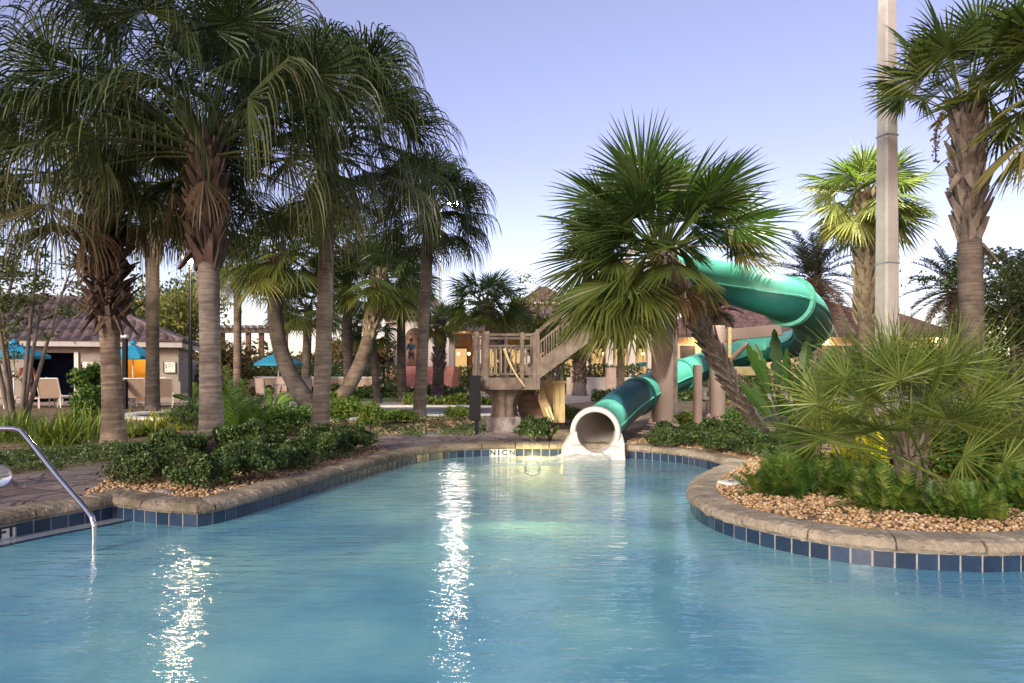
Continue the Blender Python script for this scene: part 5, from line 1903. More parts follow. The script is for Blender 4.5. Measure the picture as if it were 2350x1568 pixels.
MB().bar((xc, Yp, zl + 0.15), (xc + 0.75, Yp + 0.1, zl + 0.2), 0.06, 0.06).build('arm', 'grey_metal', pole)
for sg in (-1, 1):
    hx = xc + sg * 0.72
    hd = MB().box((hx, Yp - 0.05, zl + 0.08), (0.42, 0.32, 0.16)).build('lamp_head', 'grey_metal', pole, bevel=0.02)
    MB().box((hx, Yp - 0.05, zl - 0.008), (0.34, 0.26, 0.012)).build('lens', 'lamp_lens', pole)

# ------------------------------------------------------------------ buildings


def roof_face(mb, e0, e1, r0, r1, pitch=0.30, course=0.42, amp=0.085):
    """barrel tiles laid in courses on the quad/triangle eave e0-e1 to ridge r0-r1"""
    e0, e1, r0, r1 = (np.array(p, float) for p in (e0, e1, r0, r1))
    ex = nrm(e1 - e0)
    nn = nrm(np.cross(ex, (r0 + r1) / 2 - (e0 + e1) / 2))
    if nn[2] < 0:
        nn = -nn
    mid = (r0 + r1) / 2 - (e0 + e1) / 2
    upv = nrm(mid - ex * np.dot(mid, ex))
    Hh = np.dot(mid, upv)
    nc = max(2, int(Hh / course))
    sub = 6
    for k in range(nc):
        t0, t1 = k / nc, (k + 1.12) / nc
        t1 = min(t1, 1.02)
        rows = []
        xl0 = np.dot(e0 + (r0 - e0) * t0 - e0, ex)
        xr0 = np.dot(e1 + (r1 - e1) * t0 - e0, ex)
        xs = np.arange(math.floor(xl0 / (pitch / sub)), math.ceil(xr0 / (pitch / sub)) + 1) * pitch / sub
        xs = np.clip(xs, xl0, xr0)
        hgt = amp * np.abs(np.cos(xs / pitch * math.pi))
        V = []
        for (t, lift) in ((t0, 0.035), (t0 + 1e-4, 0.0), (t1, 0.0)):
            pass
        A = e0 + ex * xs[:, None] + upv * (Hh * t0) + nn * (hgt + 0.05)[:, None]
        xs1 = np.clip(xs, np.dot((r0 - e0) * min(t1, 1), ex), np.dot(e1 + (r1 - e1) * min(t1, 1) - e0, ex))
        B = e0 + ex * xs1[:, None] + upv * (Hh * t1) + nn * (hgt * 0.8 + 0.012)[:, None]
        C = e0 + ex * xs[:, None] + upv * (Hh * t0) + nn * 0.0
        n = len(xs)
        mb.add(np.concatenate([C, A, B]), [[i, i + 1, n + i + 1, n + i] for i in range(n - 1)] + [[n + i, n + i + 1, 2 * n + i + 1, 2 * n + i] for i in range(n - 1)])


def hip_roof(parent, x0, x1, y0, y1, ze, zr_, inset, mat, pitch=0.3, name='roof'):
    m = MB()
    ym = (y0 + y1) / 2
    a, b = (x0 + inset, ym, zr_), (x1 - inset, ym, zr_)
    roof_face(m, (x0, y0, ze), (x1, y0, ze), a, b, pitch)
    roof_face(m, (x1, y1, ze), (x0, y1, ze), b, a, pitch)
    roof_face(m, (x1, y0, ze), (x1, y1, ze), b, b, pitch)
    roof_face(m, (x0, y1, ze), (x0, y0, ze), a, a, pitch)
    for q, w in (((x0, y0, ze), a), ((x1, y0, ze), b), ((x0, y1, ze), a), ((x1, y1, ze), b), (a, b)):
        m.tube(np.array([np.array(q) + UP * 0.05, np.array(w) + UP * 0.07]), 0.09, 8)
    m.add([(x0, y0, ze - 0.02), (x1, y0, ze - 0.02), (x1, y1, ze - 0.02), (x0, y1, ze - 0.02)], [[3, 2, 1, 0]])
    return m.build(name, mat, parent, False)


# hut
Yh = 28.0
HC = np.array([XU(421, 27.4), 27.4])      # front right eave corner; the hut is turned about it
HA = R_(18)


def XH(u):
    k = (u - U0) / F
    q = (HC[0] - HC[1] * k) / (math.cos(HA) - math.sin(HA) * k)
    return HC[0] - q


def HW(p):
    dx, dy = p[0] - HC[0], p[1] - HC[1]
    return np.array([HC[0] + dx * math.cos(HA) - dy * math.sin(HA), HC[1] + dx * math.sin(HA) + dy * math.cos(HA), p[2]])


hut = thing('pool_hut', [HC[0], HC[1], GZ], 'low beige pool hut with a purple brown tiled hip roof on the left', 'hut')
zw = 2.36
hx0, hx1 = -25.0, XH(403)
hip_roof(hut, hx0 - 0.5, HC[0], Yh - 0.6, Yh + 6.4, 2.58, 4.5, 4.3, 'rooftile', 0.34)
MB().box(((hx0 - 0.45 + (HC[0] - 0.06)) / 2, Yh - 0.55, 2.47), ((HC[0] - 0.06) - hx0 + 0.45, 0.06, 0.2)).build('fascia', 'fascia', hut)
MB().box(((HC[0] - 0.06), Yh + 2.9, 2.47), (0.06, 6.9, 0.2)).build('fascia', 'fascia', hut)
MB().box(((hx0 + hx1) / 2, Yh - 0.25, 2.36), (hx1 - hx0 + 0.6, 0.55, 0.03)).build('soffit', 'dark_trim', hut)


def wseg(ua, ub, z0=GZ, z1=zw, mat='stucco', dy=0.0):
    a = XH(ua) if ua > -900 else hx0
    b = XH(ub)
    return MB().box(((a + b) / 2, Yh + 0.1 + dy, (z0 + z1) / 2), (b - a, 0.2, z1 - z0)).build('wall', mat, hut)


wseg(-999, 42)
wseg(42, 162, 2.14)
wseg(162, 270)
wseg(270, 350, 2.14)
wseg(350, 404)
wseg(270, 350, GZ, 0.3)
MB().box((hx1 - 0.1, Yh + 3.1, (GZ + zw) / 2), (0.2, 5.8, zw - GZ)).build('wall', 'stucco', hut)
# rooms
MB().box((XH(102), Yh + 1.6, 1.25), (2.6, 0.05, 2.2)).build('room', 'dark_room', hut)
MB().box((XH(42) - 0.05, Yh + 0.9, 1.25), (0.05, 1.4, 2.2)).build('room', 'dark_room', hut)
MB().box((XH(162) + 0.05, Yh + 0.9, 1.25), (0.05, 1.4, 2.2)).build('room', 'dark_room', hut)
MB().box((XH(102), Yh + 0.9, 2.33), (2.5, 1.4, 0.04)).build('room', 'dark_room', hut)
MB().box((XH(310), Yh + 1.5, 1.25), (1.7, 0.05, 2.2)).build('room', 'gold_room', hut)
MB().box((XH(310), Yh + 0.86, 2.33), (1.7, 1.3, 0.04)).build('room', 'gold_room', hut)
MB().box((XH(268), Yh + 0.86, 1.25), (0.04, 1.3, 2.2)).build('room', 'gold_room', hut)
MB().box((XH(352), Yh + 0.86, 1.25), (0.04, 1.3, 2.2)).build('room', 'gold_room', hut)
light('hut_room_light', 'POINT', HW((XH(315), Yh + 0.75, 2.1)), 16, (1, 0.65, 0.25), 0.12)
sphere((XH(315), Yh + 0.75, 2.24), 0.06).build('room_lamp', 'lamp_sconce', hut)
for (ua, ub) in ((160, 170), (278, 285), (346, 352)):
    MB().box((XH((ua + ub) / 2), Yh - 0.03, 1.2), (XH(ub) - XH(ua), 0.08, 1.95)).build('door_frame', 'frame_white' if ua < 200 else 'dark_trim', hut)
MB().box((XH(216), Yh - 0.03, 1.02), (1.9, 0.06, 0.07)).build('dado_trim', 'dark_trim', hut)
MB().box((XH(216), Yh - 0.03, 0.84), (1.9, 0.06, 0.05)).build('dado_trim', 'dark_trim', hut)
MB().box((XH(380), Yh - 0.06, 0.6), (0.95, 0.12, 0.8)).build('planter_wall', 'stucco', hut, bevel=0.02)
for k, (u, lb) in enumerate(((152 + 40, ''), (383, ''))):
    pass
rng = np.random.default_rng(3)
for u, lb in ((192, 'white square wall plaque with a dark sketch left on the hut wall'), (384, 'white square wall plaque with a dark sketch at the right end of the hut wall')):
    c = HW((XH(u), Yh - 0.05, ZV(843, 26.5)))
    q_ = c
    o = thing('wall_plaque', c, lb, 'plaque', 'wall plaques on the hut')
    MB().box(c, (0.42, 0.06, 0.42)).build('panel', 'tile_white', o, bevel=0.01)
    m = MB()
    m.bar(c + np.array([-0.21, -0.04, -0.22]), c + np.array([0.21, -0.04, -0.22]), 0.03, 0.03)
    m.bar(c + np.array([-0.22, -0.04, -0.21]), c + np.array([-0.22, -0.04, 0.21]), 0.03, 0.03)
    m.build('frame', 'dark_trim', o)
    m = MB()
    for q in range(5):
        a = c + np.array([rng.uniform(-0.12, 0.12), -0.036, rng.uniform(-0.12, 0.12)])
        m.bar(a, a + np.array([rng.uniform(-0.1, 0.1), 0, rng.uniform(-0.1, 0.1)]), 0.01, 0.025)
    m.build('drawing', 'ink', o)
    o.rotation_euler = (0, 0, HA)
hut.rotation_euler = (0, 0, HA)

# clubhouse right
club = thing('clubhouse', [19, 46, GZ], 'long clubhouse with a brown tiled roof and warmly lit arches behind the slide', 'building')
hip_roof(club, XU(1540, 42), XU(2120, 42), 41.4, 52, ZV(768, 42), ZV(694, 47), 4.0, 'rooftile_far', 0.4)
hip_roof(club, XU(2015, 39.5), XU(2180, 39.5), 39, 46, ZV(768, 39.5), ZV(716, 42.5), 1.9, 'rooftile_far', 0.4)
ze = ZV(768, 42)
MB().box(((XU(1550, 42) + XU(2040, 42)) / 2, 42.4, (GZ + ze) / 2), (XU(2040, 42) - XU(1550, 42), 0.3, ze - GZ)).build('wall', 'stucco_gold', club)
MB().box(((XU(2028, 39.7) + XU(2172, 39.7)) / 2, 39.9, (GZ + ZV(768, 39.7)) / 2), (XU(2172, 39.7) - XU(2028, 39.7), 0.3, ZV(768, 39.7) - GZ)).build('wall', 'stucco_gold', club)
MB().box(((XU(2015, 39.5) + XU(2180, 39.5)) / 2, 38.98, ZV(768, 39.5) - 0.1), (XU(2180, 39.5) - XU(2015, 39.5), 0.06, 0.2)).build('fascia', 'dark_trim', club)
MB().box(((XU(1540, 42) + XU(2020, 42)) / 2, 41.38, ze - 0.1), (XU(2020, 42) - XU(1540, 42), 0.06, 0.2)).build('fascia', 'dark_trim', club)
MB().box(((XU(2028, 39.6) + XU(2172, 39.6)) / 2, 39.65, ZV(806, 39.6)), (XU(2172, 39.6) - XU(2028, 39.6), 0.25, 0.12)).build('ledge', 'stucco_white', club)
wx = XU(2108, 39.6)
fr = MB().box((wx, 39.7, ZV(792, 39.6)), (1.35, 0.12, 0.62)).build('window', 'dark_trim', club)
for sg in (-0.31, 0.31):
    MB().box((wx + sg, 39.62, ZV(791, 39.6)), (0.5, 0.03, 0.34)).build('pane', 'window_lit', fr)
for u in (1580, 1630, 1690, 1740, 1880, 1915, 1950):
    x = XU(u, 42)
    MB().box((x, 42.2, 1.7), (0.9, 0.12, 2.6)).build('doorway', 'dark_trim', club)
for u in (2050, 2152):
    x = XU(u, 39.5)
    MB().box((x, 39.62, ZV(780, 39.5)), (0.14, 0.1, 0.3)).build('wall_lamp', 'lamp_sconce', club)
    light('wall_lamp_light', 'POINT', (x, 39.3, ZV(778, 39.5)), 26, (1, 0.62, 0.3), 0.08)
for u in (1605, 1715, 1900):
    x = XU(u, 42)
    MB().box((x, 42.1, ZV(786, 42)), (0.14, 0.1, 0.3)).build('wall_lamp', 'lamp_sconce', club)
light('wall_lamp_light', 'POINT', (XU(1900, 41.6), 41.6, ZV(786, 42)), 40, (1, 0.62, 0.3), 0.08)
light('wall_lamp_light', 'POINT', (XU(1605, 41.6), 41.6, ZV(786, 42)), 40, (1, 0.62, 0.3), 0.08)

# restaurant building behind the deck
rest = thing('restaurant', [2, 46, GZ], 'restaurant terrace building with purple tiled roof and orange lit interior behind the deck', 'building')
hip_roof(rest, XU(1028, 42), XU(1520, 42), 41, 52, ZV(762, 42), ZV(712, 47), 4.5, 'rooftile', 0.4)
hip_roof(rest, XU(1170, 47), XU(1330, 47), 46, 53, ZV(716, 47), ZV(660, 49), 2.2, 'rooftile_far', 0.4, 'roof')
MB().box((XU(1250, 47.5), 49.4, ZV(735, 49)), (4.2, 5.2, 2.2)).build('upper_wall', 'stucco_white', rest)
MB().box((XU(1270, 44), 45.5, (GZ + 3.7) / 2), (13, 0.3, 3.7 - GZ)).build('wall', 'wood_dark', rest)
for u in (1058, 1120, 1180, 1240, 1310, 1370, 1425, 1470):
    fr = MB().box((XU(u, 45.2), 45.28, 1.9), (0.95, 0.1, 2.3)).build('window', 'dark_trim', rest)
    MB().box((XU(u, 45.2), 45.2, 2.0), (0.75, 0.04, 1.8)).build('pane', 'window_lit', fr)
for u in (1034, 1095, 1150, 1210, 1280, 1340, 1400, 1450, 1495):
    MB().box((XU(u, 41.6), 41.6, (GZ + 3.7) / 2), (0.5, 0.4, 3.7 - GZ)).build('pillar', 'stucco_white', rest)
for u in (1052, 1076, 1200, 1233, 1310, 1385, 1475):
    sphere((XU(u, 43), 43, ZV(812, 43)), 0.09, 8).build('table_lamp', 'lamp_sconce', rest)
for u in (1064, 1215, 1400):
    light('terrace_light', 'POINT', (XU(u, 43.4), 43.4, 3.1), 30, (1, 0.5, 0.2), 0.15)

# portico
por = thing('portico', [XU(940, 40), 40, GZ], 'white arched portico with purple roof at the top of the red brick steps', 'portico')
zp = ZV(843, 40)
zt_ = ZV(722, 40)
hip_roof(por, XU(872, 39.4), XU(1040, 39.4), 39.2, 45, zt_, ZV(672, 42), 2.0, 'rooftile', 0.35)
MB().box(((XU(878, 40) + XU(1035, 40)) / 2, 39.6, zt_ - 0.12), (XU(1035, 40) - XU(878, 40), 0.2, 0.22)).build('fascia', 'dark_trim', por)


def arch_wall(ua, ub, holes, Y, z0, z1, mat, parent):
    """wall with round headed openings: holes = [(u0,u1,z_spring)]"""
    bm = bmesh.new()
    a, b = XU(ua, Y), XU(ub, Y)
    pts = [(a, z0)]
    for (h0, h1, zs) in holes:
        xa, xb = XU(h0, Y), XU(h1, Y)
        r = (xb - xa) / 2
        pts.append((xa, z0))
        for k in range(13):
            t = math.pi - math.pi * k / 12
            pts.append(((xa + xb) / 2 + r * math.cos(t), zs + r * math.sin(t)))
        pts.append((xb, z0))
    pts += [(b, z0), (b, z1), (a, z1)]
    vs = [bm.verts.new((x, Y, z)) for x, z in pts]
    f = bm.faces.new(vs)
    r = bmesh.ops.extrude_face_region(bm, geom=[f])
    for g in r['geom']:
        if isinstance(g, bmesh.types.BMVert):
            g.co.y += 0.45
    bmesh.ops.triangulate(bm, faces=bm.faces)
    bmesh.ops.recalc_face_normals(bm, faces=bm.faces)
    me = bpy.data.meshes.new('wall')
    bm.to_mesh(me)
    bm.free()
    me.materials.append(MATS[mat])
    o = bpy.data.objects.new('wall', me)
    COL.objects.link(o)
    put_under(o, parent)


arch_wall(882, 1030, [(888, 903, ZV(765, 40)), (930, 975, ZV(775, 40)), (1000, 1022, ZV(775, 40))], 40, zp, zt_ - 0.2, 'stucco_white', por)
MB().box(((XU(882, 40) + XU(1030, 40)) / 2, 43.5, (zp + zt_) / 2), (XU(1030, 40) - XU(882, 40), 0.3, zt_ - zp - 0.2)).build('back_wall', 'stucco', por)
sphere((XU(963, 41.5), 41.5, zp + 1.1), 0.13, 8).build('lantern', 'lamp_sconce', por)
MB().box((XU(952, 42), 43.3, zp + 1.1), (1.4, 0.1, 2.2)).build('doorway', 'wood_dark', por)
steps = thing('brick_steps', [XU(950, 38), 38, GZ], 'broad red brick steps leading up to the portico', 'steps')
ns = 8
m = MB()
for k in range(ns):
    z1 = GZ + (zp - GZ) * (k + 1) / ns
    y = 36.4 + k * 0.42
    m.box(((XU(865, 38) + XU(1040, 38)) / 2, (y + 46) / 2, (z1 + GZ - 0.0) / 2 + GZ / 2 - 0.1 + k * 0.0), (XU(1040, 38) - XU(865, 38) - k * 0.02, 46 - y, z1 - GZ + 0.2 - (0.1)))
m.build('flight', 'brick_red', steps)
for u in (893, 1000):
    m = MB()
    a = np.array([XU(u, 37), 36.4, GZ + 1.0])
    b = np.array([XU(u, 39.2), 39.6, zp + 0.9])
    m.tube(np.array([a, b]), 0.035, 6)
    for t in (0, 0.33, 0.66, 1):
        q = a + (b - a) * t
        m.tube(np.array([q, q - UP * 0.95]), 0.03, 6)
    m.build('hand_rail', 'black_metal', steps)
for k, (u, lb) in enumerate(((815, 'thin black bollard lamp standing on the lawn left of the portico'), (880, 'thin black garden post right beside the portico steps'), )):
    x = XU(u, 31)
    m = MB().lathe([(0.07, GZ), (0.05, GZ + 0.1), (0.05, 1.5), (0.09, 1.52), (0.09, 1.62), (0, 1.66)], (x, 31, 0), 10)
    tag(m.build('garden_post', 'black_metal'), lb, 'post')

# low garden wall
gw = thing('garden_wall', [-10, 32, GZ], 'low tan stone garden wall with a pale cap behind the patio table', 'wall')
MB().box(((XU(560, 32) + XU(870, 32)) / 2, 32, (GZ + 1.08) / 2), (XU(870, 32) - XU(560, 32), 0.35, 1.08 - GZ)).build('masonry', 'wallstone', gw)
MB().box(((XU(560, 32) + XU(870, 32)) / 2, 32, 1.12), (XU(872, 32) - XU(558, 32), 0.45, 0.08)).build('cap', 'kerbwhite', gw)
gw2 = thing('garden_wall', [8, 36, GZ], 'low grey wall with brick piers behind the far loungers', 'wall')
MB().box(((XU(1300, 36) + XU(1480, 36)) / 2, 36, (GZ + 1.1) / 2), (XU(1480, 36) - XU(1300, 36), 0.3, 1.1 - GZ)).build('masonry', 'stucco_white', gw2)
for u in (1320, 1400):
    MB().box((XU(u, 36), 35.8, 0.9), (0.5, 0.5, 1.4)).build('pier', 'wallstone', gw2)

# pergola behind left
pg = thing('pergola', [XU(590, 50), 50, GZ], 'pale timber pergola on posts far behind the umbrella', 'pergola')
for u in (510, 570, 600, 655):
    MB().box((XU(u, 48), 48, 2.2), (0.3, 0.3, 4.0)).build('post', 'wood_dark', pg)
m = MB()
m.box(((XU(495, 48) + XU(670, 48)) / 2, 47.6, 4.25), (XU(670, 48) - XU(495, 48), 0.2, 0.35))
m.build('beam', 'wood', pg)
m = MB()
for k in range(12):
    m.box((XU(498 + k * 15, 48), 49, 4.52), (0.12, 4, 0.2))
m.build('rafters', 'stucco_white', pg)
fence = thing('metal_fence', [XU(660, 44), 44, GZ], 'dark slatted fence beneath the pergola behind the teal umbrella', 'fence')
m = MB()
for z in (1.2, 1.5, 1.8, 2.1):
    m.box((XU(650, 44), 44, z), (5.0, 0.05, 0.07))
m.build('slats', 'dark_trim', fence)
for u in (590, 640, 690, 735):
    MB().box((XU(u, 44), 44, 1.2), (0.14, 0.14, 2.1)).build('post', 'dark_trim', fence)
hf = thing('white_fence', [XU(420, 36), 36, GZ], 'low pinkish picket fence just right of the hut', 'fence')
m = MB()
for k in range(12):
    m.box((XU(404 + k * 5, 36), 36, 1.7), (0.05, 0.04, 1.0))
m.build('pickets', 'brick_red', hf)
m = MB()
m.box((XU(431, 36), 36, 2.2), (1.5, 0.06, 0.06))
m.box((XU(431, 36), 36, 0.8), (1.5, 0.3, 1.2))
m.build('rail', 'stucco_white', hf)

# ------------------------------------------------------------------ umbrellas


def umbrella(label, u, vtop, vrim, Y, half, seed=0, rz=0.3):
    x = XU(u, Y)
    zt, ze_ = ZV(vtop, Y), ZV(vrim, Y)
    o = thing('patio_umbrella', [x, Y, GZ], label, 'umbrella', 'teal patio umbrellas')
    m = MB()
    n = 8
    V = [(x, Y, zt)]
    for k in range(n):
        a = k / n * 6.283 + rz
        V.append((x + half * 0.55 * math.cos(a), Y + half * 0.55 * math.sin(a), zt - (zt - ze_) * 0.5))
    for k in range(n):
        a = k / n * 6.283 + rz
        V.append((x + half * math.cos(a), Y + half * math.sin(a), ze_))
    for k in range(n):
        a = k / n * 6.283 + rz
        V.append((x + half * 0.99 * math.cos(a), Y + half * 0.99 * math.sin(a), ze_ - 0.1))
    f = [[0, 1 + k, 1 + (k + 1) % n] for k in range(n)] + [[1 + k, 9 + k, 9 + (k + 1) % n, 1 + (k + 1) % n] for k in range(n)] + [[9 + k, 17 + k, 17 + (k + 1) % n, 9 + (k + 1) % n] for k in range(n)]
    m.add(V, f)
    m.build('canopy', 'canvas', o)
    MB().lathe([(0, zt + 0.12), (0.05, zt + 0.1), (0.16, zt - 0.02)], (x, Y, 0), 10).build('finial', 'canvas', o)
    MB().tube(np.array([[x, Y, GZ], [x, Y, zt]]), 0.025, 8).build('pole', 'frame_white', o)
    MB().lathe([(0.28, GZ), (0.28, GZ + 0.06), (0.05, GZ + 0.1), (0.05, GZ + 0.3)], (x, Y, 0), 16).build('base', 'concrete', o)
    m = MB()
    for k in range(n):
        a = k / n * 6.283 + rz
        m.tube(np.array([[x, Y, zt - 0.05], [x + half * 0.97 * math.cos(a), Y + half * 0.97 * math.sin(a), ze_ - 0.02]]), 0.01, 4)
    m.build('ribs', 'frame_white', o)
    return o


umbrella('teal patio umbrella at the far left in front of the dark hut doorway', 32, 786, 817, 23.6, 1.12)
umbrella('teal patio umbrella half hidden behind the left palm trunk before the lit hut room', 305, 788, 818, 24.6, 0.8, rz=0.0)
umbrella('teal patio umbrella alone in the garden left of the bowed palm trunk', 639, 808, 834, 26.5, 0.9)
umbrella('small teal umbrella under the leaning palm fronds, left one of the far pair', 1388, 822, 843, 50, 1.1)
umbrella('small teal umbrella under the leaning palm fronds, right one of the far pair', 1470, 815, 838, 46, 1.15)

# ------------------------------------------------------------------ loungers
def make_lounger(label, loc, rz):
    o = thing('sun_lounger', (0, 0, 0), label, 'sun lounger', 'beige sling sun loungers on the decks')
    m = MB()
    for s in (-0.3, 0.3):
        m.bar((s, -0.95, 0.32), (s, 0.45, 0.32), 0.035, 0.04)
    m.bar((-0.3, -0.95, 0.32), (0.3, -0.95, 0.32), 0.035, 0.04)
    m.build('frame', 'frame_white', o)
    m = MB()
    for s in (-0.3, 0.3):
        m.bar((s, 0.3, 0.32), (s, 0.78, 0.98), 0.035, 0.04)
    m.bar((-0.3, 0.78, 0.98), (0.3, 0.78, 0.98), 0.035, 0.04)
    m.build('back_frame', 'frame_white', o)
    for (sx, sy) in ((-0.3, -0.8), (0.3, -0.8), (-0.3, 0.4), (0.3, 0.4)):
        MB().bar((sx, sy, 0), (sx, sy, 0.31), 0.035, 0.035).build('leg', 'frame_white', o)
    MB().box((0, -0.3, 0.345), (0.56, 1.28, 0.012)).build('seat', 'sling', o)
    m = MB()
    m.bar((0, 0.34, 0.37), (0, 0.79, 0.99), 0.57, 0.012)
    m.build('backrest', 'sling', o)
    o.location = loc
    o.rotation_euler = (0, 0, rz)
    return o


LG = [(20, 937, 2.9, 'sun lounger at the very left edge behind the airy tree stems'), (62, 937, 2.3, 'sun lounger seen nearly edge on behind the blurred person'), (122, 936, 3.5, 'beige sun lounger with its backrest squarely facing the pool, in front of the hut doorway'), (165, 929, 2.2, 'greyish sun lounger turned aside beside the white door frame'),
      (188, 931, 4.1, 'sun lounger with open side arms left of the dark bush'), (322, 936, 3.4, 'beige sun lounger left of the dark palm trunk, towel beside it'), (372, 936, 3.6, 'beige sun lounger right of the dark palm trunk'), (400, 927, 2.9, 'grey sun lounger at the right end of the hut row'),
      (1340, 897, 2.4, 'pale far sun lounger left of the studded palm, under the fronds'), (1358, 899, 3.9, 'pale far sun lounger just left of the far umbrella pole'), (1392, 899, 3.1, 'pale far sun lounger right of the far umbrella pole'), (2360, 925, 2.5, 'pale sun lounger glimpsed at the right edge behind the bush')]
l0 = None
for (u, v, rz, lb) in LG:
    p = G(u, v)
    p[2] += 0.004
    if l0 is None:
        l0 = make_lounger(lb, tuple(p), rz)
    else:
        copy_thing(l0, p, lb, rz)
# towel on lounger
p = G(305, 934)
m = MB()
n1, n2 = 14, 10
V = []
for j in range(n2 + 1):
    for i in range(n1 + 1):
        s, t = i / n1, j / n2
        V.append((p[0] - 0.35 + s * 0.55, p[1] - 0.6 + 0.03 * math.sin(s * 14 + t * 3) - 0.1 * t, p[2] + 0.75 - 0.7 * t + 0.03 * math.sin(s * 7)))
m.add(V, [[j * (n1 + 1) + i, j * (n1 + 1) + i + 1, (j + 1) * (n1 + 1) + i + 1, (j + 1) * (n1 + 1) + i] for j in range(n2) for i in range(n1)])
o = m.build('beach_towel', 'towel', None, True)
o.modifiers.new('th', 'SOLIDIFY').thickness = 0.02
tag(o, 'crumpled white and dark patterned towel hanging over a lounger right of the left palm', 'towel')

# patio table + chairs at centre left
tp = G(660, 930)
tb_ = thing('patio_table', tp, 'round patio table partly hidden behind the bowed palm', 'table')
MB().lathe([(0, 0.74), (0.5, 0.74), (0.5, 0.71), (0, 0.71)], (tp[0], tp[1], GZ), 24).build('table_top', 'grey_metal', tb_)
for k in range(4):
    a = k * 1.57 + 0.4
    MB().tube(np.array([[tp[0] + 0.35 * math.cos(a), tp[1] + 0.35 * math.sin(a), GZ], [tp[0] + 0.2 * math.cos(a), tp[1] + 0.2 * math.sin(a), GZ + 0.71]]), 0.018, 6).build('leg', 'black_metal', tb_)


def make_chair(label, loc, rz):
    o = thing('patio_chair', (0, 0, 0), label, 'chair', 'grey sling patio chairs round the table')
    MB().box((0, 0, 0.42), (0.48, 0.45, 0.02)).build('seat', 'sling', o)
    m = MB()
    m.tube(catmull([(-0.24, 0.2, 0.42), (-0.25, 0.26, 0.8), (-0.16, 0.3, 1.0), (0.16, 0.3, 1.0), (0.25, 0.26, 0.8), (0.24, 0.2, 0.42)], 6), 0.018, 6)
    m.build('back_frame', 'grey_metal', o, True)
    MB().bar((0, 0.22, 0.45), (0, 0.29, 0.97), 0.42, 0.012).build('backrest', 'sling', o)
    for sx in (-0.23, 0.23):
        for sy in (-0.2, 0.22):
            MB().tube(np.array([[sx, sy, 0.42], [sx * 1.1, sy * 1.15, 0]]), 0.014, 6).build('leg', 'grey_metal', o)
        MB().tube(catmull([(sx * 1.05, 0.22, 0.62), (sx * 1.15, 0.0, 0.66), (sx * 1.1, -0.2, 0.6), (sx, -0.2, 0.42)], 5), 0.014, 6).build('armrest', 'grey_metal', o, True)
    o.location = loc
    o.rotation_euler = (0, 0, rz)
    return o


c0 = make_chair('arch-backed patio chair left of the patio table', tuple(G(610, 932)), 2.6)
copy_thing(c0, G(648, 925), 'patio chair behind the patio table', 0.2)
copy_thing(c0, G(690, 934), 'patio chair right of the patio table beside the curved palm trunk', 4.2)

# ------------------------------------------------------------------ people (far, small)


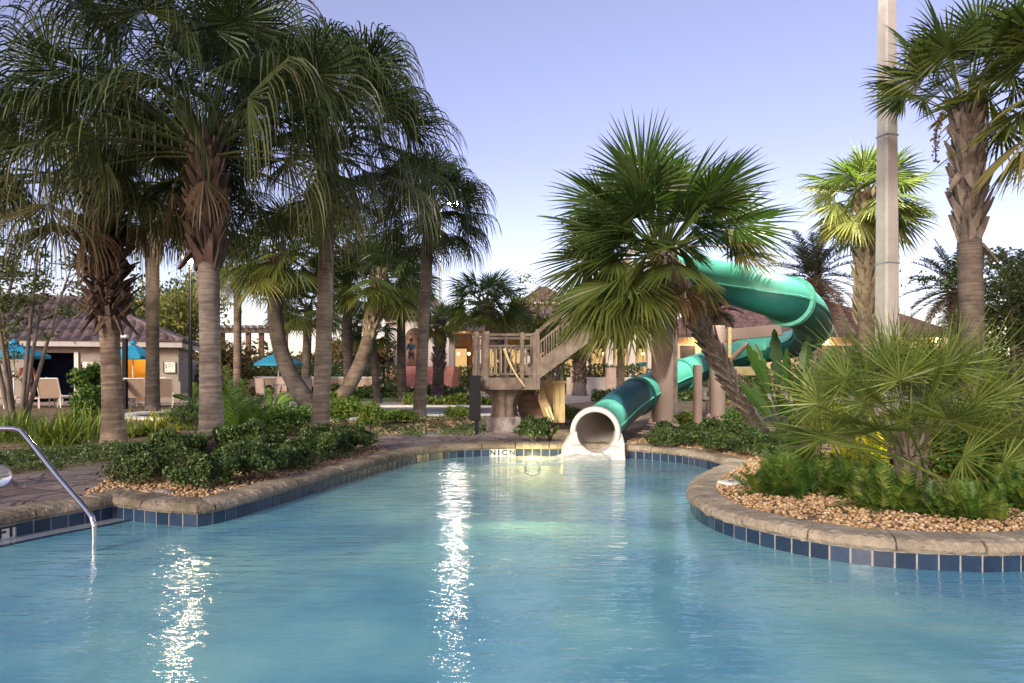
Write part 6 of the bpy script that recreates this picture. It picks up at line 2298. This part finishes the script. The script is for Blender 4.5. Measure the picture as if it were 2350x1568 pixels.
def person(label, loc, rz, h, top, bottom, seed=1, arm=0.2):
    o = thing('person', (0, 0, 0), label, 'person')
    J = {}

    def skin(name, verts, edges, radii, mat, root=0, sub=2):
        me = bpy.data.meshes.new(name)
        me.from_pydata([tuple(v) for v in verts], edges, [])
        ob = bpy.data.objects.new(name, me)
        COL.objects.link(ob)
        sk = ob.modifiers.new('skin', 'SKIN')
        for i, r in enumerate(radii):
            me.skin_vertices[0].data[i].radius = (r, r) if np.isscalar(r) else r
            me.skin_vertices[0].data[i].use_root = (i == root)
        ss = ob.modifiers.new('sub', 'SUBSURF')
        ss.levels = ss.render_levels = sub
        me.materials.append(MATS[mat])
        ob.parent = o
        return ob

    s = h / 1.75
    v = [(0, 0, 0.95), (0, 0.0, 1.15), (0, 0, 1.38), (0, 0, 1.48), (0, -0.02, 1.56), (0, -0.02, 1.70),
         (-0.18, 0, 1.40), (-0.25, 0.02, 1.13), (-0.27 - arm, -0.12, 0.92), (-0.28 - arm, -0.15, 0.82), (0.18, 0, 1.40), (0.25, 0.02, 1.13), (0.26, -0.08, 0.88), (0.26, -0.1, 0.78),
         (-0.09, 0, 0.88), (-0.1, -0.02, 0.48), (-0.1, 0.02, 0.08), (-0.1, -0.14, 0.035), (0.09, 0, 0.88), (0.11, 0.0, 0.48), (0.12, 0.04, 0.08), (0.12, -0.12, 0.035)]
    e = [(0, 1), (1, 2), (2, 3), (3, 4), (4, 5), (2, 6), (6, 7), (7, 8), (8, 9), (2, 10), (10, 11), (11, 12), (12, 13), (0, 14), (14, 15), (15, 16), (16, 17), (0, 18), (18, 19), (19, 20), (20, 21)]
    r = [(0.16, 0.11), (0.14, 0.10), (0.17, 0.11), 0.06, 0.085, 0.095, 0.06, 0.045, 0.035, 0.03, 0.06, 0.045, 0.035, 0.03, 0.09, 0.06, 0.04, 0.035, 0.09, 0.06, 0.04, 0.035]
    vv = [tuple(np.array(q) * s) for q in v]
    skin('body', vv, e, [np.array(q) * s if not np.isscalar(q) else q * s for q in r], 'skin')
    # shirt and trousers as clothing over the body
    sv = [vv[i] for i in (1, 2, 6, 7, 10, 11, 0)]
    skin('shirt', sv, [(6, 0), (0, 1), (1, 2), (2, 3), (1, 4), (4, 5)], [(0.155 * s, 0.12 * s), (0.185 * s, 0.125 * s), 0.075 * s, 0.06 * s, 0.075 * s, 0.06 * s, (0.165 * s, 0.12 * s)], top, 6)
    tv = [vv[i] for i in (0, 14, 15, 18, 19)]
    skin('shorts', tv, [(0, 1), (1, 2), (0, 3), (3, 4)], [(0.18 * s, 0.125 * s), 0.11 * s, 0.085 * s, 0.11 * s, 0.085 * s], bottom)
    hm = sphere((0, 0.01 * s, 1.69 * s), 0.108 * s, 10)
    hb = hm.build('hair', 'hair', None, True)
    hb.parent = o
    fm = MB()
    for sx in (-0.035, 0.035):
        fm.box((sx * s, -0.108 * s, 1.66 * s), (0.02 * s, 0.02 * s, 0.012 * s))
    fm.box((0, -0.115 * s, 1.60 * s), (0.045 * s, 0.015 * s, 0.01 * s))
    fb = fm.build('face', 'hair', None)
    fb.parent = o
    o.location = loc
    o.rotation_euler = (0, 0, rz)
    return o


person('person in a rust top and plum shorts standing before the dark hut doorway', tuple(P(62, 0, 24.2)[:2]) + (GZ,), 0.5, 1.62, 'cloth_rust', 'cloth_plum')
person('tiny person in a blue top standing inside the portico arch', (XU(944, 41), 41, zp), 0.2, 1.7, 'cloth_blue', 'cloth_plum')

# ------------------------------------------------------------------ underwater lamp and landscape spot
iw = int(np.argmin(np.linalg.norm(outline - W(1228, 1047), axis=1)))
pw = offset(outline, -0.03)[iw]
ul = thing('pool_light', (pw[0], pw[1], -0.35), 'warm underwater lamp glowing left of the slide mouth', 'pool light')
MB().lathe([(0, 0.0), (0.16, 0.0)], (0, 0, 0), 24)
m = MB()
n = 24
V = [(pw[0], pw[1] - 0.04, -0.18)] + [(pw[0] + 0.1 * math.cos(k / n * 6.283), pw[1] - 0.03, -0.18 + 0.1 * math.sin(k / n * 6.283)) for k in range(n)]
m.add(V, [[0, 1 + k, 1 + (k + 1) % n] for k in range(n)])
m.build('lens', 'lamp_pool', ul)
m = MB()
m.tube(np.array([(pw[0] + 0.115 * math.cos(k / n * 6.283), pw[1] - 0.025, -0.18 + 0.115 * math.sin(k / n * 6.283)) for k in range(n + 1)]), 0.008, 8)
m.build('bezel', 'steel', ul)
light('pool_light_source', 'POINT', (pw[0], pw[1] - 0.3, -0.12), 60, (1, 0.55, 0.2), 0.08)
sl = thing('garden_spotlight', G(2050, 1075), 'small black garden uplight hidden behind the needle palm stems', 'spotlight')
q = G(2050, 1075)
MB().lathe([(0.04, 0.0), (0.04, 0.1), (0.06, 0.16), (0.05, 0.16)], (q[0], q[1], GZ), 14).build('housing', 'black_metal', sl)
MB().lathe([(0.0, 0.15), (0.045, 0.15)], (q[0], q[1], GZ), 14).build('lens', 'lamp_sconce', sl)
light('garden_spotlight_source', 'POINT', (q[0], q[1], GZ + 0.28), 9, (1, 0.82, 0.35), 0.05)
# floodlight sources on the concrete pole
def aim(a, b):
    return (Vector(a) - Vector(b)).to_track_quat('Z', 'Y').to_euler()


pa, pb = (xc - 0.72, Yp - 0.05, zl - 0.12), (xc + 0.72, Yp - 0.05, zl - 0.12)
light('floodlight_source', 'SPOT', pa, 2600, (1.0, 0.95, 0.84), 0.15, rot=aim(pa, (1.2, 13.0, 0.5)), spot=R_(84))
light('floodlight_source', 'SPOT', pb, 2200, (1.0, 0.95, 0.78), 0.15, rot=aim(pb, (6.95, 14.2, 4.9)), spot=R_(70))
light('lamp_post_source', 'POINT', (XU(437, 18), 17.6, ZV(600, 18) + 0.05), 30, (1.0, 0.8, 0.45), 0.15)
light('lamp_pole_source', 'POINT', (XU(1040, 40), 39.8, ZV(462, 40) - 0.7), 400, (1.0, 0.88, 0.7), 0.3)

# ------------------------------------------------------------------ camera, sky, sun
cam = bpy.data.cameras.new('camera')
cam.sensor_width = 36
cam.lens = 24.0
cam.shift_y = 68 / 2350
cam.clip_end = 2000
co_ = bpy.data.objects.new('camera', cam)
COL.objects.link(co_)
co_.location = (0, 0, H)
co_.rotation_euler = (R_(90), 0, 0)
SC.camera = co_

EL, AZ = R_(20), R_(205)       # sun direction: azimuth measured clockwise from +Y
wd = bpy.data.worlds.new('World')
SC.world = wd
wd.use_nodes = True
nt = wd.node_tree
bg = nt.nodes['Background']
sky = nt.nodes.new('ShaderNodeTexSky')
sky.sky_type = 'NISHITA'
sky.sun_disc = False
sky.sun_elevation = EL
sky.sun_rotation = AZ
sky.dust_density = 1.0
sky.air_density = 1.0
sky.ozone_density = 2.0
mul = nt.nodes.new('ShaderNodeMixRGB')
mul.blend_type = 'MULTIPLY'
mul.inputs[0].default_value = 1
tcw = nt.nodes.new('ShaderNodeTexCoord')
sxyz = nt.nodes.new('ShaderNodeSeparateXYZ')
nt.links.new(tcw.outputs['Generated'], sxyz.inputs[0])
hz = ramp(nt, sxyz.outputs['Z'], [(0.0, (1.22, 0.95, 0.98)), (0.12, (1.16, 0.88, 0.95)), (0.3, (1.22, 0.83, 0.95)), (0.6, (1.47, 0.97, 0.9))])
nt.links.new(hz, mul.inputs[2])
nt.links.new(sky.outputs[0], mul.inputs[1])
nt.links.new(mul.outputs[0], bg.inputs[0])
bg.inputs[1].default_value = 0.13
sun = bpy.data.lights.new('sun', 'SUN')
sun.energy = 2.1
sun.angle = R_(14)
sun.color = (1.0, 0.91, 0.72)
so = bpy.data.objects.new('sun', sun)
COL.objects.link(so)
dv = Vector((math.sin(AZ) * math.cos(EL), math.cos(AZ) * math.cos(EL), math.sin(EL)))
so.rotation_euler = dv.to_track_quat('Z', 'Y').to_euler()
so.location = (0, 0, 20)
SC.view_settings.view_transform = 'Standard'
SC.view_settings.look = 'None'
SC.view_settings.exposure = 1.0
SC.view_settings.gamma = 1
SC.cycles.use_denoising = True
SC.cycles.max_bounces = 8
SC.cycles.transparent_max_bounces = 12
SC.cycles.sample_clamp_indirect = 6
SC.render.film_transparent = False
